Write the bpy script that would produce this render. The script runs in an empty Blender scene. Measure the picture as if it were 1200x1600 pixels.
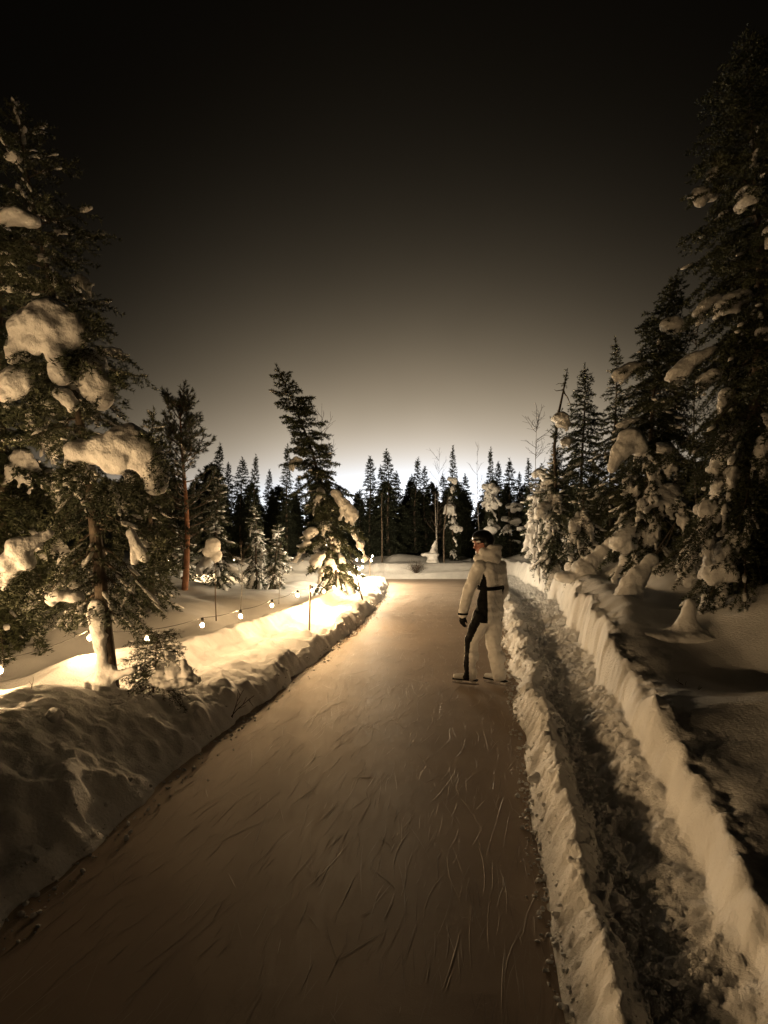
import bpy, bmesh, math, random
import numpy as np
from mathutils import Vector, Matrix
R_ = math.radians
scene = bpy.context.scene
col = scene.collection
random.seed(4)

# ------------------------------------------------------------------ camera
CAMZ = 1.65
F_PX = 850.0                                   # focal length for a 1200 x 1600 frame
cam_d = bpy.data.cameras.new('camera')
cam_d.sensor_fit = 'VERTICAL'
cam_d.sensor_height = 36.0
cam_d.lens = 36.0 * F_PX / 1600.0
cam_d.shift_y = 50.0 / 1600.0
cam_d.clip_start = 0.05
cam_d.clip_end = 2000.0
cam = bpy.data.objects.new('camera', cam_d)
cam.location = (0, 0, CAMZ)
cam.rotation_euler = (R_(90), 0, 0)
col.objects.link(cam)
scene.camera = cam

# ------------------------------------------------------------------ exposure
vs = scene.view_settings
vs.view_transform = 'Standard'
vs.look = 'None'
vs.exposure = 0.0
vs.gamma = 1.0
vs.use_curve_mapping = False

# ------------------------------------------------------------------ night sky: glow of a far town on low cloud
GLOW_AZ, GLOW_W, GLOW_H, GLOW_L = R_(4.0), R_(16.5), R_(5.9), 4.3
world = bpy.data.worlds.new('World')
scene.world = world
world.use_nodes = True
wt = world.node_tree
wt.nodes.clear()
def wn(t, **k):
    n = wt.nodes.new(t)
    for a, b in k.items(): setattr(n, a, b)
    return n
def wm(op, a, b=None, c=None):
    n = wn('ShaderNodeMath', operation=op)
    for i, v in enumerate((a, b, c)):
        if v is None: continue
        if isinstance(v, (int, float)): n.inputs[i].default_value = v
        else: wt.links.new(v, n.inputs[i])
    return n.outputs[0]
tc = wn('ShaderNodeTexCoord')
sep = wn('ShaderNodeSeparateXYZ'); wt.links.new(tc.outputs['Generated'], sep.inputs[0])
elev = wm('MAXIMUM', wm('ARCSINE', sep.outputs['Z']), 0.0)
azim = wm('ARCTAN2', sep.outputs['X'], sep.outputs['Y'])
cn = wn('ShaderNodeTexNoise'); cn.inputs['Scale'].default_value = 2.2; cn.inputs['Detail'].default_value = 3.0
wt.links.new(tc.outputs['Generated'], cn.inputs['Vector'])
wob = wm('MULTIPLY_ADD', cn.outputs['Fac'], 0.5, 0.75)
da = wm('DIVIDE', wm('SUBTRACT', azim, GLOW_AZ), GLOW_W)
lat = wm('EXPONENT', wm('MULTIPLY', wm('MULTIPLY', da, da), -0.5))
ver = wm('EXPONENT', wm('DIVIDE', elev, -GLOW_H))
lum = wm('ADD', wm('MULTIPLY', wm('MULTIPLY', wm('MULTIPLY', lat, ver), wob), GLOW_L), 0.0016)
core = wm('MULTIPLY', lat, wm('EXPONENT', wm('DIVIDE', elev, -R_(3.4))))
ramp = wn('ShaderNodeValToRGB')
ramp.color_ramp.elements[0].position = 0.0; ramp.color_ramp.elements[0].color = (1.0, 0.79, 0.52, 1)
ramp.color_ramp.elements[1].position = 0.12; ramp.color_ramp.elements[1].color = (0.92, 0.95, 1.0, 1)
wt.links.new(core, ramp.inputs[0])
vm = wn('ShaderNodeVectorMath', operation='SCALE')
wt.links.new(ramp.outputs[0], vm.inputs[0]); wt.links.new(lum, vm.inputs['Scale'])
sky = wn('ShaderNodeTexSky'); sky.sky_type = 'NISHITA'; sky.sun_disc = False
sky.sun_elevation = R_(-8.0); sky.sun_rotation = GLOW_AZ
sk = wn('ShaderNodeVectorMath', operation='SCALE'); wt.links.new(sky.outputs[0], sk.inputs[0]); sk.inputs['Scale'].default_value = 0.01
ad = wn('ShaderNodeVectorMath', operation='ADD'); wt.links.new(vm.outputs[0], ad.inputs[0]); wt.links.new(sk.outputs[0], ad.inputs[1])
bg = wn('ShaderNodeBackground'); bg.inputs['Strength'].default_value = 1.0
wt.links.new(ad.outputs[0], bg.inputs['Color'])
wo = wn('ShaderNodeOutputWorld'); wt.links.new(bg.outputs[0], wo.inputs['Surface'])

BULB_L = 5400.0                                  # radiance of one lamp of the string

# ------------------------------------------------------------------ numpy noise
def _hash(ix, iy, iz, seed):
    h = (ix.astype(np.int64)*374761393 + iy.astype(np.int64)*668265263 + iz.astype(np.int64)*2147483647 + seed*974634777) & 0xffffffff
    h = ((h ^ (h >> 13)) * 1274126177) & 0xffffffff
    h = (h ^ (h >> 16)) & 0xffffffff
    return h.astype(np.float64) / 4294967295.0 * 2 - 1
def noise3(x, y, z, seed=0):
    x = np.asarray(x, float); y = np.asarray(y, float) + 0*x; z = np.asarray(z, float) + 0*x
    xi, yi, zi = np.floor(x), np.floor(y), np.floor(z)
    fx, fy, fz = x-xi, y-yi, z-zi
    u, v, w = [f*f*f*(f*(f*6-15)+10) for f in (fx, fy, fz)]
    xi, yi, zi = xi.astype(np.int64), yi.astype(np.int64), zi.astype(np.int64)
    def c(a, b, d): return _hash(xi+a, yi+b, zi+d, seed)
    x00 = c(0,0,0)*(1-u)+c(1,0,0)*u; x10 = c(0,1,0)*(1-u)+c(1,1,0)*u
    x01 = c(0,0,1)*(1-u)+c(1,0,1)*u; x11 = c(0,1,1)*(1-u)+c(1,1,1)*u
    return (x00*(1-v)+x10*v)*(1-w) + (x01*(1-v)+x11*v)*w
def noise2(x, y, seed=0): return noise3(x, y, np.zeros_like(np.asarray(x, float)), seed)
def fbm2(x, y, seed=0, o=4, g=0.5):
    s = 0; a = 1
    for k in range(o):
        s = s + a*noise2(x*2**k + 17.3*k, y*2**k - 9.1*k, seed+k); a *= g
    return s
def sstep(a, b, x):
    t = np.clip((x-a)/(b-a), 0, 1); return t*t*(3-2*t)

# ------------------------------------------------------------------ materials
def mat(name):
    m = bpy.data.materials.new(name); m.use_nodes = True
    nt = m.node_tree; b = nt.nodes['Principled BSDF']
    return m, nt, b
def nd(nt, t, **k):
    n = nt.nodes.new(t)
    for a, v in k.items(): setattr(n, a, v)
    return n
def two_tone(nt, b, c1, c2, scale, detail=4, coord='Object', lo=0.35, hi=0.65, vscale=None):
    tc = nd(nt, 'ShaderNodeTexCoord'); n = nd(nt, 'ShaderNodeTexNoise')
    n.inputs['Scale'].default_value = scale; n.inputs['Detail'].default_value = detail
    src = tc.outputs[coord]
    if vscale:
        mp = nd(nt, 'ShaderNodeMapping'); mp.inputs['Scale'].default_value = vscale
        nt.links.new(src, mp.inputs[0]); src = mp.outputs[0]
    nt.links.new(src, n.inputs['Vector'])
    r = nd(nt, 'ShaderNodeValToRGB'); r.color_ramp.elements[0].position = lo; r.color_ramp.elements[1].position = hi
    r.color_ramp.elements[0].color = (*c1, 1); r.color_ramp.elements[1].color = (*c2, 1)
    nt.links.new(n.outputs['Fac'], r.inputs[0]); nt.links.new(r.outputs[0], b.inputs['Base Color'])
    return n, r
def add_bump(nt, b, layers, strength=0.5, coord='Object'):
    tc = nd(nt, 'ShaderNodeTexCoord'); prev = None
    for scale, dist, vscale in layers:
        n = nd(nt, 'ShaderNodeTexNoise'); n.inputs['Scale'].default_value = scale; n.inputs['Detail'].default_value = 5
        src = tc.outputs[coord]
        if vscale:
            mp = nd(nt, 'ShaderNodeMapping'); mp.inputs['Scale'].default_value = vscale
            nt.links.new(src, mp.inputs[0]); src = mp.outputs[0]
        nt.links.new(src, n.inputs['Vector'])
        bp = nd(nt, 'ShaderNodeBump'); bp.inputs['Strength'].default_value = strength; bp.inputs['Distance'].default_value = dist
        nt.links.new(n.outputs['Fac'], bp.inputs['Height'])
        if prev is not None: nt.links.new(prev, bp.inputs['Normal'])
        prev = bp.outputs[0]
    nt.links.new(prev, b.inputs['Normal'])
M = {}
m, nt, b = mat('snow'); two_tone(nt, b, (.70,.70,.71), (.80,.80,.80), 3.0)
b.inputs['Roughness'].default_value = .62; b.inputs['Specular IOR Level'].default_value = .3
add_bump(nt, b, [(55, .012, None), (240, .004, None)], .7); M['snow'] = m
m, nt, b = mat('fluffy_snow'); two_tone(nt, b, (.72,.72,.73), (.80,.80,.80), 2.0)
b.inputs['Roughness'].default_value = .75; b.inputs['Specular IOR Level'].default_value = .2
add_bump(nt, b, [(11, .04, None), (38, .014, None), (120, .005, None)], .6, 'Object'); M['load'] = m
m, nt, b = mat('snow_rubble'); two_tone(nt, b, (.66,.66,.67), (.80,.80,.80), 9.0)
b.inputs['Roughness'].default_value = .55; add_bump(nt, b, [(120, .006, None)], .6); M['rubble'] = m
# ice: snow-dusted, scuffed lengthwise
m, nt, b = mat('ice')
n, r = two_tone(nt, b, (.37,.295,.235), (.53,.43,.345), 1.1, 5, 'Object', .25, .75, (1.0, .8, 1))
n2 = nd(nt, 'ShaderNodeTexNoise'); n2.inputs['Scale'].default_value = 5.0; n2.inputs['Detail'].default_value = 8
mp = nd(nt, 'ShaderNodeMapping'); mp.inputs['Scale'].default_value = (6, .8, 1); mp.inputs['Rotation'].default_value = (0, 0, R_(12))
tcx = nd(nt, 'ShaderNodeTexCoord'); nt.links.new(tcx.outputs['Object'], mp.inputs[0]); nt.links.new(mp.outputs[0], n2.inputs['Vector'])
rr = nd(nt, 'ShaderNodeMapRange'); rr.inputs['From Min'].default_value = .3; rr.inputs['From Max'].default_value = .7
rr.inputs['To Min'].default_value = .56; rr.inputs['To Max'].default_value = .66
nt.links.new(n2.outputs['Fac'], rr.inputs[0]); nt.links.new(rr.outputs[0], b.inputs['Roughness'])
b.inputs['Specular IOR Level'].default_value = .25
add_bump(nt, b, [(1.4, .012, None), (34, .0008, None), (170, .0012, None)], .45); M['ice'] = m
m, nt, b = mat('skate_mark'); two_tone(nt, b, (.30,.245,.20), (.74,.68,.62), 2.5, 2, 'Object', .42, .6)
b.inputs['Roughness'].default_value = .5; M['mark'] = m
def simple(name, c1, c2, scale, rough, bump=None, **kw):
    m, nt, b = mat(name); two_tone(nt, b, c1, c2, scale, **kw); b.inputs['Roughness'].default_value = rough
    if bump: add_bump(nt, b, bump, .6)
    return m
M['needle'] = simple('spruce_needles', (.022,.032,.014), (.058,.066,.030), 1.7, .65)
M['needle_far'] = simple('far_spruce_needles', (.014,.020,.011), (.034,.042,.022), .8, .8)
M['pine'] = simple('pine_needles', (.022,.03,.014), (.05,.055,.026), 1.4, .65)
M['bark'] = simple('spruce_bark', (.055,.042,.03), (.13,.10,.075), 14, .85, [(30, .02, (1,1,.25))])
M['pine_bark'] = simple('pine_bark', (.16,.075,.04), (.30,.14,.075), 9, .85, [(22, .02, (1,1,.3))])
M['birch'] = simple('birch_bark', (.09,.08,.07), (.50,.48,.45), 7, .75, [(30, .01, None)], vscale=(1, 1, 3))
M['twig'] = simple('bare_twigs', (.04,.03,.022), (.085,.06,.045), 6, .8)
M['post'] = simple('weathered_post', (.10,.075,.05), (.2,.15,.1), 12, .8, [(30, .01, (1,1,.2))])
M['wire'] = simple('black_cable', (.012,.012,.012), (.025,.024,.022), 8, .5)
M['suit'] = simple('white_suit', (.74,.73,.72), (.80,.79,.78), 5, .6, [(9, .03, None), (26, .008, None)])
M['black'] = simple('black_fabric', (.003,.003,.0035), (.006,.006,.0065), 9, .7, [(14, .02, None)])
M['black'].node_tree.nodes['Principled BSDF'].inputs['Specular IOR Level'].default_value = .12
M['helmet'] = simple('black_helmet', (.006,.006,.006), (.010,.010,.010), 4, .3)
M['skin'] = simple('skin', (.34,.15,.11), (.42,.19,.14), 6, .5)
M['hair'] = simple('dark_hair', (.03,.018,.012), (.06,.035,.02), 40, .5)
M['boot'] = simple('white_boot', (.70,.69,.67), (.78,.77,.75), 6, .35)
M['steel'] = simple('blade_steel', (.45,.45,.46), (.6,.6,.6), 8, .25)
M['steel'].node_tree.nodes['Principled BSDF'].inputs['Metallic'].default_value = 1.0
def glow_mat(name, c, s):
    m, nt, b = mat(name); b.inputs['Base Color'].default_value = (.8,.8,.8,1)
    b.inputs['Emission Color'].default_value = (*c, 1); b.inputs['Emission Strength'].default_value = s
    return m
M['bulb'] = glow_mat('lit_bulb_warm', (1.0, .635, .30), BULB_L)
M['bulb_far'] = glow_mat('lit_bulb_pale', (1.0, .78, .50), BULB_L*2.4)
M['bulb_back'] = glow_mat('lit_bulb_back', (1.0, .70, .36), BULB_L*.5)

# ------------------------------------------------------------------ helpers
def mesh_np(name, verts, faces, material, smooth=False):
    """verts (n,3), faces (m,3) or (m,4) arrays"""
    verts = np.asarray(verts, np.float32); faces = np.asarray(faces, np.int32)
    me = bpy.data.meshes.new(name)
    k = faces.shape[1]
    me.vertices.add(len(verts)); me.vertices.foreach_set('co', verts.ravel())
    me.loops.add(faces.size); me.loops.foreach_set('vertex_index', faces.ravel())
    me.polygons.add(len(faces)); me.polygons.foreach_set('loop_start', np.arange(0, faces.size, k, dtype=np.int32))
    try: me.polygons.foreach_set('loop_total', np.full(len(faces), k, np.int32))
    except Exception: pass
    me.polygons.foreach_set('use_smooth', np.full(len(faces), smooth, bool))
    me.update(calc_edges=True)
    if material: me.materials.append(material)
    return me
def link(name, me, parent=None):
    o = bpy.data.objects.new(name, me); col.objects.link(o)
    if parent is not None: o.parent = parent
    return o
def tag(o, label=None, cat=None, group=None, kind=None):
    if label: o['label'] = label
    if cat: o['category'] = cat
    if group: o['group'] = group
    if kind: o['kind'] = kind
    return o
def empty(name, loc, label, cat, group=None, rz=0):
    o = bpy.data.objects.new(name, None); col.objects.link(o); o.empty_display_size = .2
    o.location = loc; o.rotation_euler = (0, 0, rz)
    return tag(o, label, cat, group)
def tubes(polys, sides=5):
    """polys: list of (points (n,3), radii (n,)); one welded tube each -> verts, faces(quads)"""
    V = []; F = []; off = 0
    for pts, rad in polys:
        pts = np.asarray(pts, float); rad = np.asarray(rad, float); n = len(pts)
        tan = np.gradient(pts, axis=0); tan /= np.linalg.norm(tan, axis=1)[:, None] + 1e-9
        ref = np.array([0, 0, 1.0]) if abs(tan[0][2]) < .9 else np.array([1.0, 0, 0])
        a = np.cross(tan, ref); a /= np.linalg.norm(a, axis=1)[:, None] + 1e-9
        bb = np.cross(tan, a)
        th = np.arange(sides)/sides*2*np.pi
        ring = pts[:, None, :] + rad[:, None, None]*(np.cos(th)[None, :, None]*a[:, None, :] + np.sin(th)[None, :, None]*bb[:, None, :])
        V.append(ring.reshape(-1, 3))
        i, j = np.meshgrid(np.arange(n-1), np.arange(sides), indexing='ij')
        q = np.stack([i*sides+j, i*sides+(j+1) % sides, (i+1)*sides+(j+1) % sides, (i+1)*sides+j], -1).reshape(-1, 4) + off
        F.append(q); off += n*sides
    return np.concatenate(V), np.concatenate(F)
def _ico(sub):
    bm = bmesh.new(); bmesh.ops.create_icosphere(bm, subdivisions=sub, radius=1.0)
    v = np.array([x.co[:] for x in bm.verts]); f = np.array([[q.index for q in p.verts] for p in bm.faces]); bm.free()
    return v, f
ICO1, ICO2, ICO3 = _ico(1), _ico(2), _ico(3)
def spheres_raw(sp):
    """sp rows: x,y,z,rx,ry,rz"""
    v0, f0 = ICO2; V = []; F = []
    for k, s in enumerate(sp):
        s = list(s)
        if len(s) == 4: s = s + [s[3], s[3]]
        V.append(v0*np.array(s[3:6]) + np.array(s[:3])); F.append(f0 + k*len(v0))
    return np.concatenate(V), np.concatenate(F)
def blob_mesh(name, sp, voxel, material, smooth=5, wob=0.0, wl=.1, seed=0, one=False):
    """spheres fused into one smooth skin"""
    v, f = spheres_raw(sp)
    me = mesh_np('tmp', v, f, None)
    o = bpy.data.objects.new('tmp', me); col.objects.link(o)
    rm = o.modifiers.new('r', 'REMESH'); rm.mode = 'VOXEL'; rm.voxel_size = voxel; rm.use_smooth_shade = True
    sm = o.modifiers.new('s', 'SMOOTH'); sm.iterations = smooth; sm.factor = .5
    dg = bpy.context.evaluated_depsgraph_get(); dg.update()
    out = bpy.data.meshes.new_from_object(o.evaluated_get(dg)); out.name = name
    bpy.data.objects.remove(o); bpy.data.meshes.remove(me)
    if wob:
        n = len(out.vertices); co = np.empty(n*3, np.float32); out.vertices.foreach_get('co', co); co = co.reshape(-1, 3)
        no = np.empty(n*3, np.float32); out.vertices.foreach_get('normal', no); no = no.reshape(-1, 3)
        d = noise3(co[:, 0]/wl, co[:, 1]/wl, co[:, 2]/wl, seed) + .5*noise3(co[:, 0]/wl*2.3, co[:, 1]/wl*2.3, co[:, 2]/wl*2.3, seed+5)
        co += no*(wob*d)[:, None]
        out.vertices.foreach_set('co', co.astype(np.float32).ravel()); out.update()
    if one:
        bm = bmesh.new(); bm.from_mesh(out); bm.verts.ensure_lookup_table(); seen = set(); best = []
        for v in bm.verts:
            if v.index in seen: continue
            st = [v]; seen.add(v.index); comp = [v]
            while st:
                for e in st.pop().link_edges:
                    for w in e.verts:
                        if w.index not in seen: seen.add(w.index); st.append(w); comp.append(w)
            if len(comp) > len(best): best = comp
        keep = set(w.index for w in best); bmesh.ops.delete(bm, geom=[v for v in bm.verts if v.index not in keep], context='VERTS'); bm.to_mesh(out); bm.free()
    out.materials.clear()
    if material: out.materials.append(material)
    out.polygons.foreach_set('use_smooth', np.ones(len(out.polygons), bool))
    return out
def chain(p0, p1, r0, r1, n=6, sag=0.0):
    p0, p1 = np.array(p0, float), np.array(p1, float); out = []
    for t in np.linspace(0, 1, n):
        p = p0 + (p1-p0)*t; p[2] -= sag*t*t
        out.append((*p, r0+(r1-r0)*t))
    return out
def at(px, py, Y):
    return np.array([(px-600)/F_PX*Y, Y, CAMZ-(py-850)/F_PX*Y])

# ------------------------------------------------------------------ lie of the land
_yy = np.linspace(-40, 420, 9201)
def smooth_curve(pts, w=25):
    p = np.array(pts, float); c = np.interp(_yy, p[:, 0], p[:, 1])
    k = np.hanning(2*w+1); k /= k.sum()
    return np.convolve(np.pad(c, w, mode='edge'), k, 'valid')
_L = smooth_curve([(-40,-1.2),(-5,-1.62),(1,-1.70),(2.34,-1.66),(3.19,-1.58),(4.52,-1.42),(6.1,-1.16),(8.76,-.82),(12.2,-.36),(16,-.06),(23.4,.22),(30,.3),(420,.3)])
_Rr = smooth_curve([(-40,.3),(-5,.35),(1,.47),(1.87,.63),(2.92,.84),(4,1.06),(6.1,1.46),(8.76,1.97),(13.35,2.87),(20,3.8),(25.5,4.3),(32,4.6),(420,4.6)])
def Lx(y): return np.interp(y, _yy, _L)
def Rx(y): return np.interp(y, _yy, _Rr)
MOUNDS = [(-5.0,7.5,.30,1.2),(-3.6,6.2,.22,.8),(-3.3,9.0,.26,1.0),(-2.7,12.0,.22,1.0),(-4.7,5.0,.25,.9),(-6.5,11,.4,1.6),
          (4.0,12.6,.35,.8),(3.9,5.6,.32,.9),(3.1,6.8,.16,.7),(4.6,8.6,.35,1.1),(5.4,11,.4,1.3),(2.75,3.4,.16,.8),(6.0,15,.3,1.5),(4.5,3.6,.35,1.2),
          (1.0,28.5,.2,1.0),(3.2,28.0,.25,.8),(-3.5,27.5,.3,1.5)]
def prof(s, xs, zs):
    return np.interp(s, xs, zs)
def z_soft(x, y): return sstep(-.05, .08, Lx(y)-x)
def ground_z(x, y, fine=True):
    x = np.asarray(x, float); y = np.asarray(y, float) + 0*x; x = x + 0*y
    # wandering cut edges
    jl = .05*noise2(x*0+3.1, y*1.3, 11) + .03*noise2(y*4.0, x*0, 12) + .012*noise2(y*13, x*0, 18)
    jr = .085*noise2(x*0+8.1, y*1.1, 13) + .024*noise2(y*4.5, x*0, 14) + .006*noise2(y*15, x*0, 15) + .003*noise2(y*34, x*0, 16)
    jr = jr*np.clip(y/6.0, .5, 1.2)
    sL = np.minimum(Lx(y)-x, 22.6 - y + .15*noise2(x*2, y, 17)) + jl*.9 + .035*fbm2(x*4.5, y*4.5, 20, 3)*np.clip(z_soft(x, y), 0, 1)
    sR = x - Rx(y)
    yf = 25.6 + .16*fbm2(x*1.1, y*1.1, 26, 4) + .02*(x-2)**2*(x > -3) + .5*(x < -3) + .1*noise2(x*1.5, x*0, 19)
    sF = y - yf
    # left bank
    near = sstep(8, 3, y)
    bermk = .75/(np.interp(y, [0, 4.3, 5.4, 6.2, 7, 9, 14], [2.3, 2.05, 1.75, 1.3, 1.2, 1.05, 1.05])-.5)
    sq = np.where(sL > .5, .5+(sL-.5)*bermk, sL)
    h_mid = prof(sq, [-1,-.06,0,.03,.08,.15,.3,.6,.85,1.05,1.25,1.5,2.0,2.8,4.2,7,14,60], [-.08,-.06,.015,.07,.15,.21,.27,.30,.27,.33,.48,.43,.18,.10,.30,.48,.75,1.0])
    h_near = prof(sL, [-1,-.06,0,.04,.12,.3,.6,.9,1.15,1.4,1.7,2.2,3.0,4.2,7,14,60], [-.08,-.06,.015,.06,.13,.24,.40,.53,.585,.57,.50,.46,.34,.40,.5,.75,1.0])
    wn_ = sstep(5.3, 4.0, y); hl = h_mid*(1-wn_) + h_near*wn_
    low = sstep(-.12, 0, sL)*sstep(.5, .12, sL)
    step = sstep(10.5, 8.5, y)*sstep(7.0, 7.8, y)                      # a broken ledge where a slab has slid off
    hl = hl - step*.16*sstep(.12, .2, sL)*sstep(.75, .5, sL)*(noise2(y*1.6, x*0, 21) > -.2)
    # right bank: low ridge at the ice, trough, rough slope, cut face, untouched snow
    wid = np.interp(y, [0, 2, 3, 5, 8, 13, 20, 26], [.60, .66, .74, .86, 1.10, 1.4, 1.5, 1.5])
    top = np.interp(y, [0, 2, 3, 5, 8, 13, 20], [.40, .43, .53, .69, .80, .85, .88])
    q = (sR + jr + .016*fbm2(x*5, y*5, 24, 3)*sstep(.0, .1, sR))/wid
    rid = np.interp(y, [0, 2, 6, 10, 20], [.22, .23, .25, .22, .22])*(1 + .18*noise2(y*2.2, x*0, 22))
    hr = prof(q, [-1,-.05,.0,.05,.14,.21,.29,.38,.46,.60,.80,.93], [0,0,.03,.35,.85,1.0,.80,.42,.44,.66,1.0,1.22])*rid - .06*(q < -.02)
    face = np.clip((q-.93)/.13, 0, 1); face = face*(1.6-.6*face)
    hr = hr*(1-face) + top*face
    hr = hr + np.maximum(q-1.05, 0)*.02 + np.interp(sR, [0,2.0,2.9,4,6,10,30], [0,0,.26,.42,.55,.75,1.4]) + .16*sstep(4.5, 7, y)*sstep(15, 12, y)*np.exp(-((sR-wid-.42)/.26)**2)
    hr = hr + face*(.05*noise2(y*.9, x*0, 27) + .03*noise2(y*3.1, x*0, 28)) + sstep(.88, .96, q)*sstep(1.2, 1.05, q)*.035*fbm2(x*6, y*6, 29, 3)
    # far bank in two tiers
    hf = prof(sF, [-1,-.05,0,.12,.5,.62,.78,1.0,2,6,40], [-.08,-.06,.02,.26,.30,.42,.60,.68,.74,.95,1.4])
    hf = hf + .10*sstep(.7, 1.2, sF)*noise2(x*1.3, y*.5, 23) + sstep(.0, .1, sF)*sstep(2.5, .9, sF)*(.09*fbm2(x*1.7, y*2.2, 25, 4))
    z = np.maximum(np.maximum(hl, hr), hf)
    off = np.maximum(np.maximum(sL-.25, sR-wid*1.05), sF-1.0)          # distance into untouched snow
    w = np.maximum(sstep(.9, 2.4, sL)*(sL > 0), np.maximum(sstep(0, 1.2, sR-wid*1.05), sstep(0, 1.2, sF-1.0)))*(off > 0)
    z = z + w*(.14*fbm2(x*.45, y*.45, 31, 3) + .05*noise2(x*1.6, y*1.6, 36))
    for mx, my, mh, mr in MOUNDS:
        z = z + mh*np.exp(-((x-mx)**2+(y-my)**2)/(2*(mr*.6)**2))*w
    if fine:
        d = np.clip(z/.1, 0, 1)
        onl = (sL > -.1)
        rough = onl*low*sstep(30, 6, y)
        z = z + d*.022*fbm2(x*5, y*5, 41, 4)*np.clip(1-w*.95, .05, 1)*np.where(sR > wid*1.15, .3, 1)
        rake = sstep(.06, .2, sL)*sstep(1.1, .5, sL)*near
        ang = x*.5 + y*.86
        z = z + rake*(.055*np.abs(noise2(ang*5.5+.6*noise2(x*2, y*2, 46), (x*.86-y*.5)*1.5, 43)) + .03*fbm2(x*9, y*9, 44, 3))
        crest = sstep(.05, .16, sL)*sstep(.5, .22, sL)*onl
        z = z + crest*.06*fbm2(x*2.6, y*2.6, 47, 3)
        tr = sstep(.02, .06, q)*sstep(.97, .85, q)
        z = z + tr*(.010*fbm2(x*8, y*8, 51, 4) + .018*np.abs(noise2(x*26, y*26, 52)) + .010*noise2(x*55, y*55, 53))
        dark = sstep(.28, .36, q)*sstep(.58, .46, q)
        z = z + dark*(.05*np.abs(noise2(x*17, y*17, 55)) + .02*noise2(x*38, y*38, 56))
        rg = sstep(.03, .1, q)*sstep(.36, .3, q)
        z = z + rg*.028*fbm2(x*3, y*4, 57, 4)*np.clip(y/3, .6, 1)
        z = z + sstep(.98, 1.06, q)*sstep(1.6, 1.12, q)*(.030*fbm2(x*2.2, y*2.2, 59, 2) + .012*fbm2(x*11, y*11, 60, 3)*sstep(1.3, 1.15, q))
    return z
def gz(x, y): return float(ground_z(np.array([x]), np.array([y]))[0])

def grow(a, b, d0, k, dmax):
    out = [a]; d = d0
    while out[-1] < b:
        out.append(out[-1]+d); d = min(d*k, dmax)
    return np.array(out)
ys = np.concatenate([np.linspace(-14, .9, 30)[:-1], np.arange(.9, 5.5, .017), grow(5.5, 34, .018, 1.0075, .16), grow(34.3, 400, .6, 1.12, 30)])
aL = np.concatenate([[-.55, -.2, -.1], np.arange(-.06, .95, .016), grow(.96, 300, .02, 1.045, 25)])
aR = np.concatenate([[-.55, -.2, -.08], np.arange(-.04, 1.5, .014), grow(1.5, 300, .016, 1.045, 25)])
YL, AL = np.meshgrid(ys, aL, indexing='ij'); XL = Lx(YL)-AL
YR, AR = np.meshgrid(ys, aR, indexing='ij'); XR = Rx(YR)+AR
X = np.concatenate([XL[:, ::-1], XR], axis=1); Y = np.concatenate([YL[:, ::-1], YR], axis=1)
Z = ground_z(X, Y)
nr, nc = X.shape
i, j = np.meshgrid(np.arange(nr-1), np.arange(nc-1), indexing='ij')
quads = np.stack([i*nc+j, i*nc+j+1, (i+1)*nc+j+1, (i+1)*nc+j], -1).reshape(-1, 4)
g = link('ground', mesh_np('ground', np.stack([X, Y, Z], -1).reshape(-1, 3), quads, M['snow'], True))
tag(g, kind='structure')

# ------------------------------------------------------------------ ice of the skating track
bx = np.linspace(-16, 8, 61); by = np.linspace(-14, 29, 101)
BX, BY = np.meshgrid(bx, by); BZ = .006*fbm2(BX*.8, BY*.6, 61, 2)
n1, n2_ = BX.shape
i, j = np.meshgrid(np.arange(n1-1), np.arange(n2_-1), indexing='ij')
q4 = np.stack([i*n2_+j, i*n2_+j+1, (i+1)*n2_+j+1, (i+1)*n2_+j], -1).reshape(-1, 4)
ice = tag(link('ice', mesh_np('ice', np.stack([BX, BY, BZ], -1).reshape(-1, 3), q4, M['ice'], True)), kind='structure')
def ice_z(x, y):
    x = np.asarray(x, float); y = np.asarray(y, float)
    fx = np.clip((x+16)/24*60, 0, 59.999); fy = np.clip((y+14)/43*100, 0, 99.999); i = fy.astype(int); j = fx.astype(int); u = fx-j; v = fy-i
    return (BZ[i, j]*(1-u)+BZ[i, j+1]*u)*(1-v) + (BZ[i+1, j]*(1-u)+BZ[i+1, j+1]*u)*v

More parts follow.
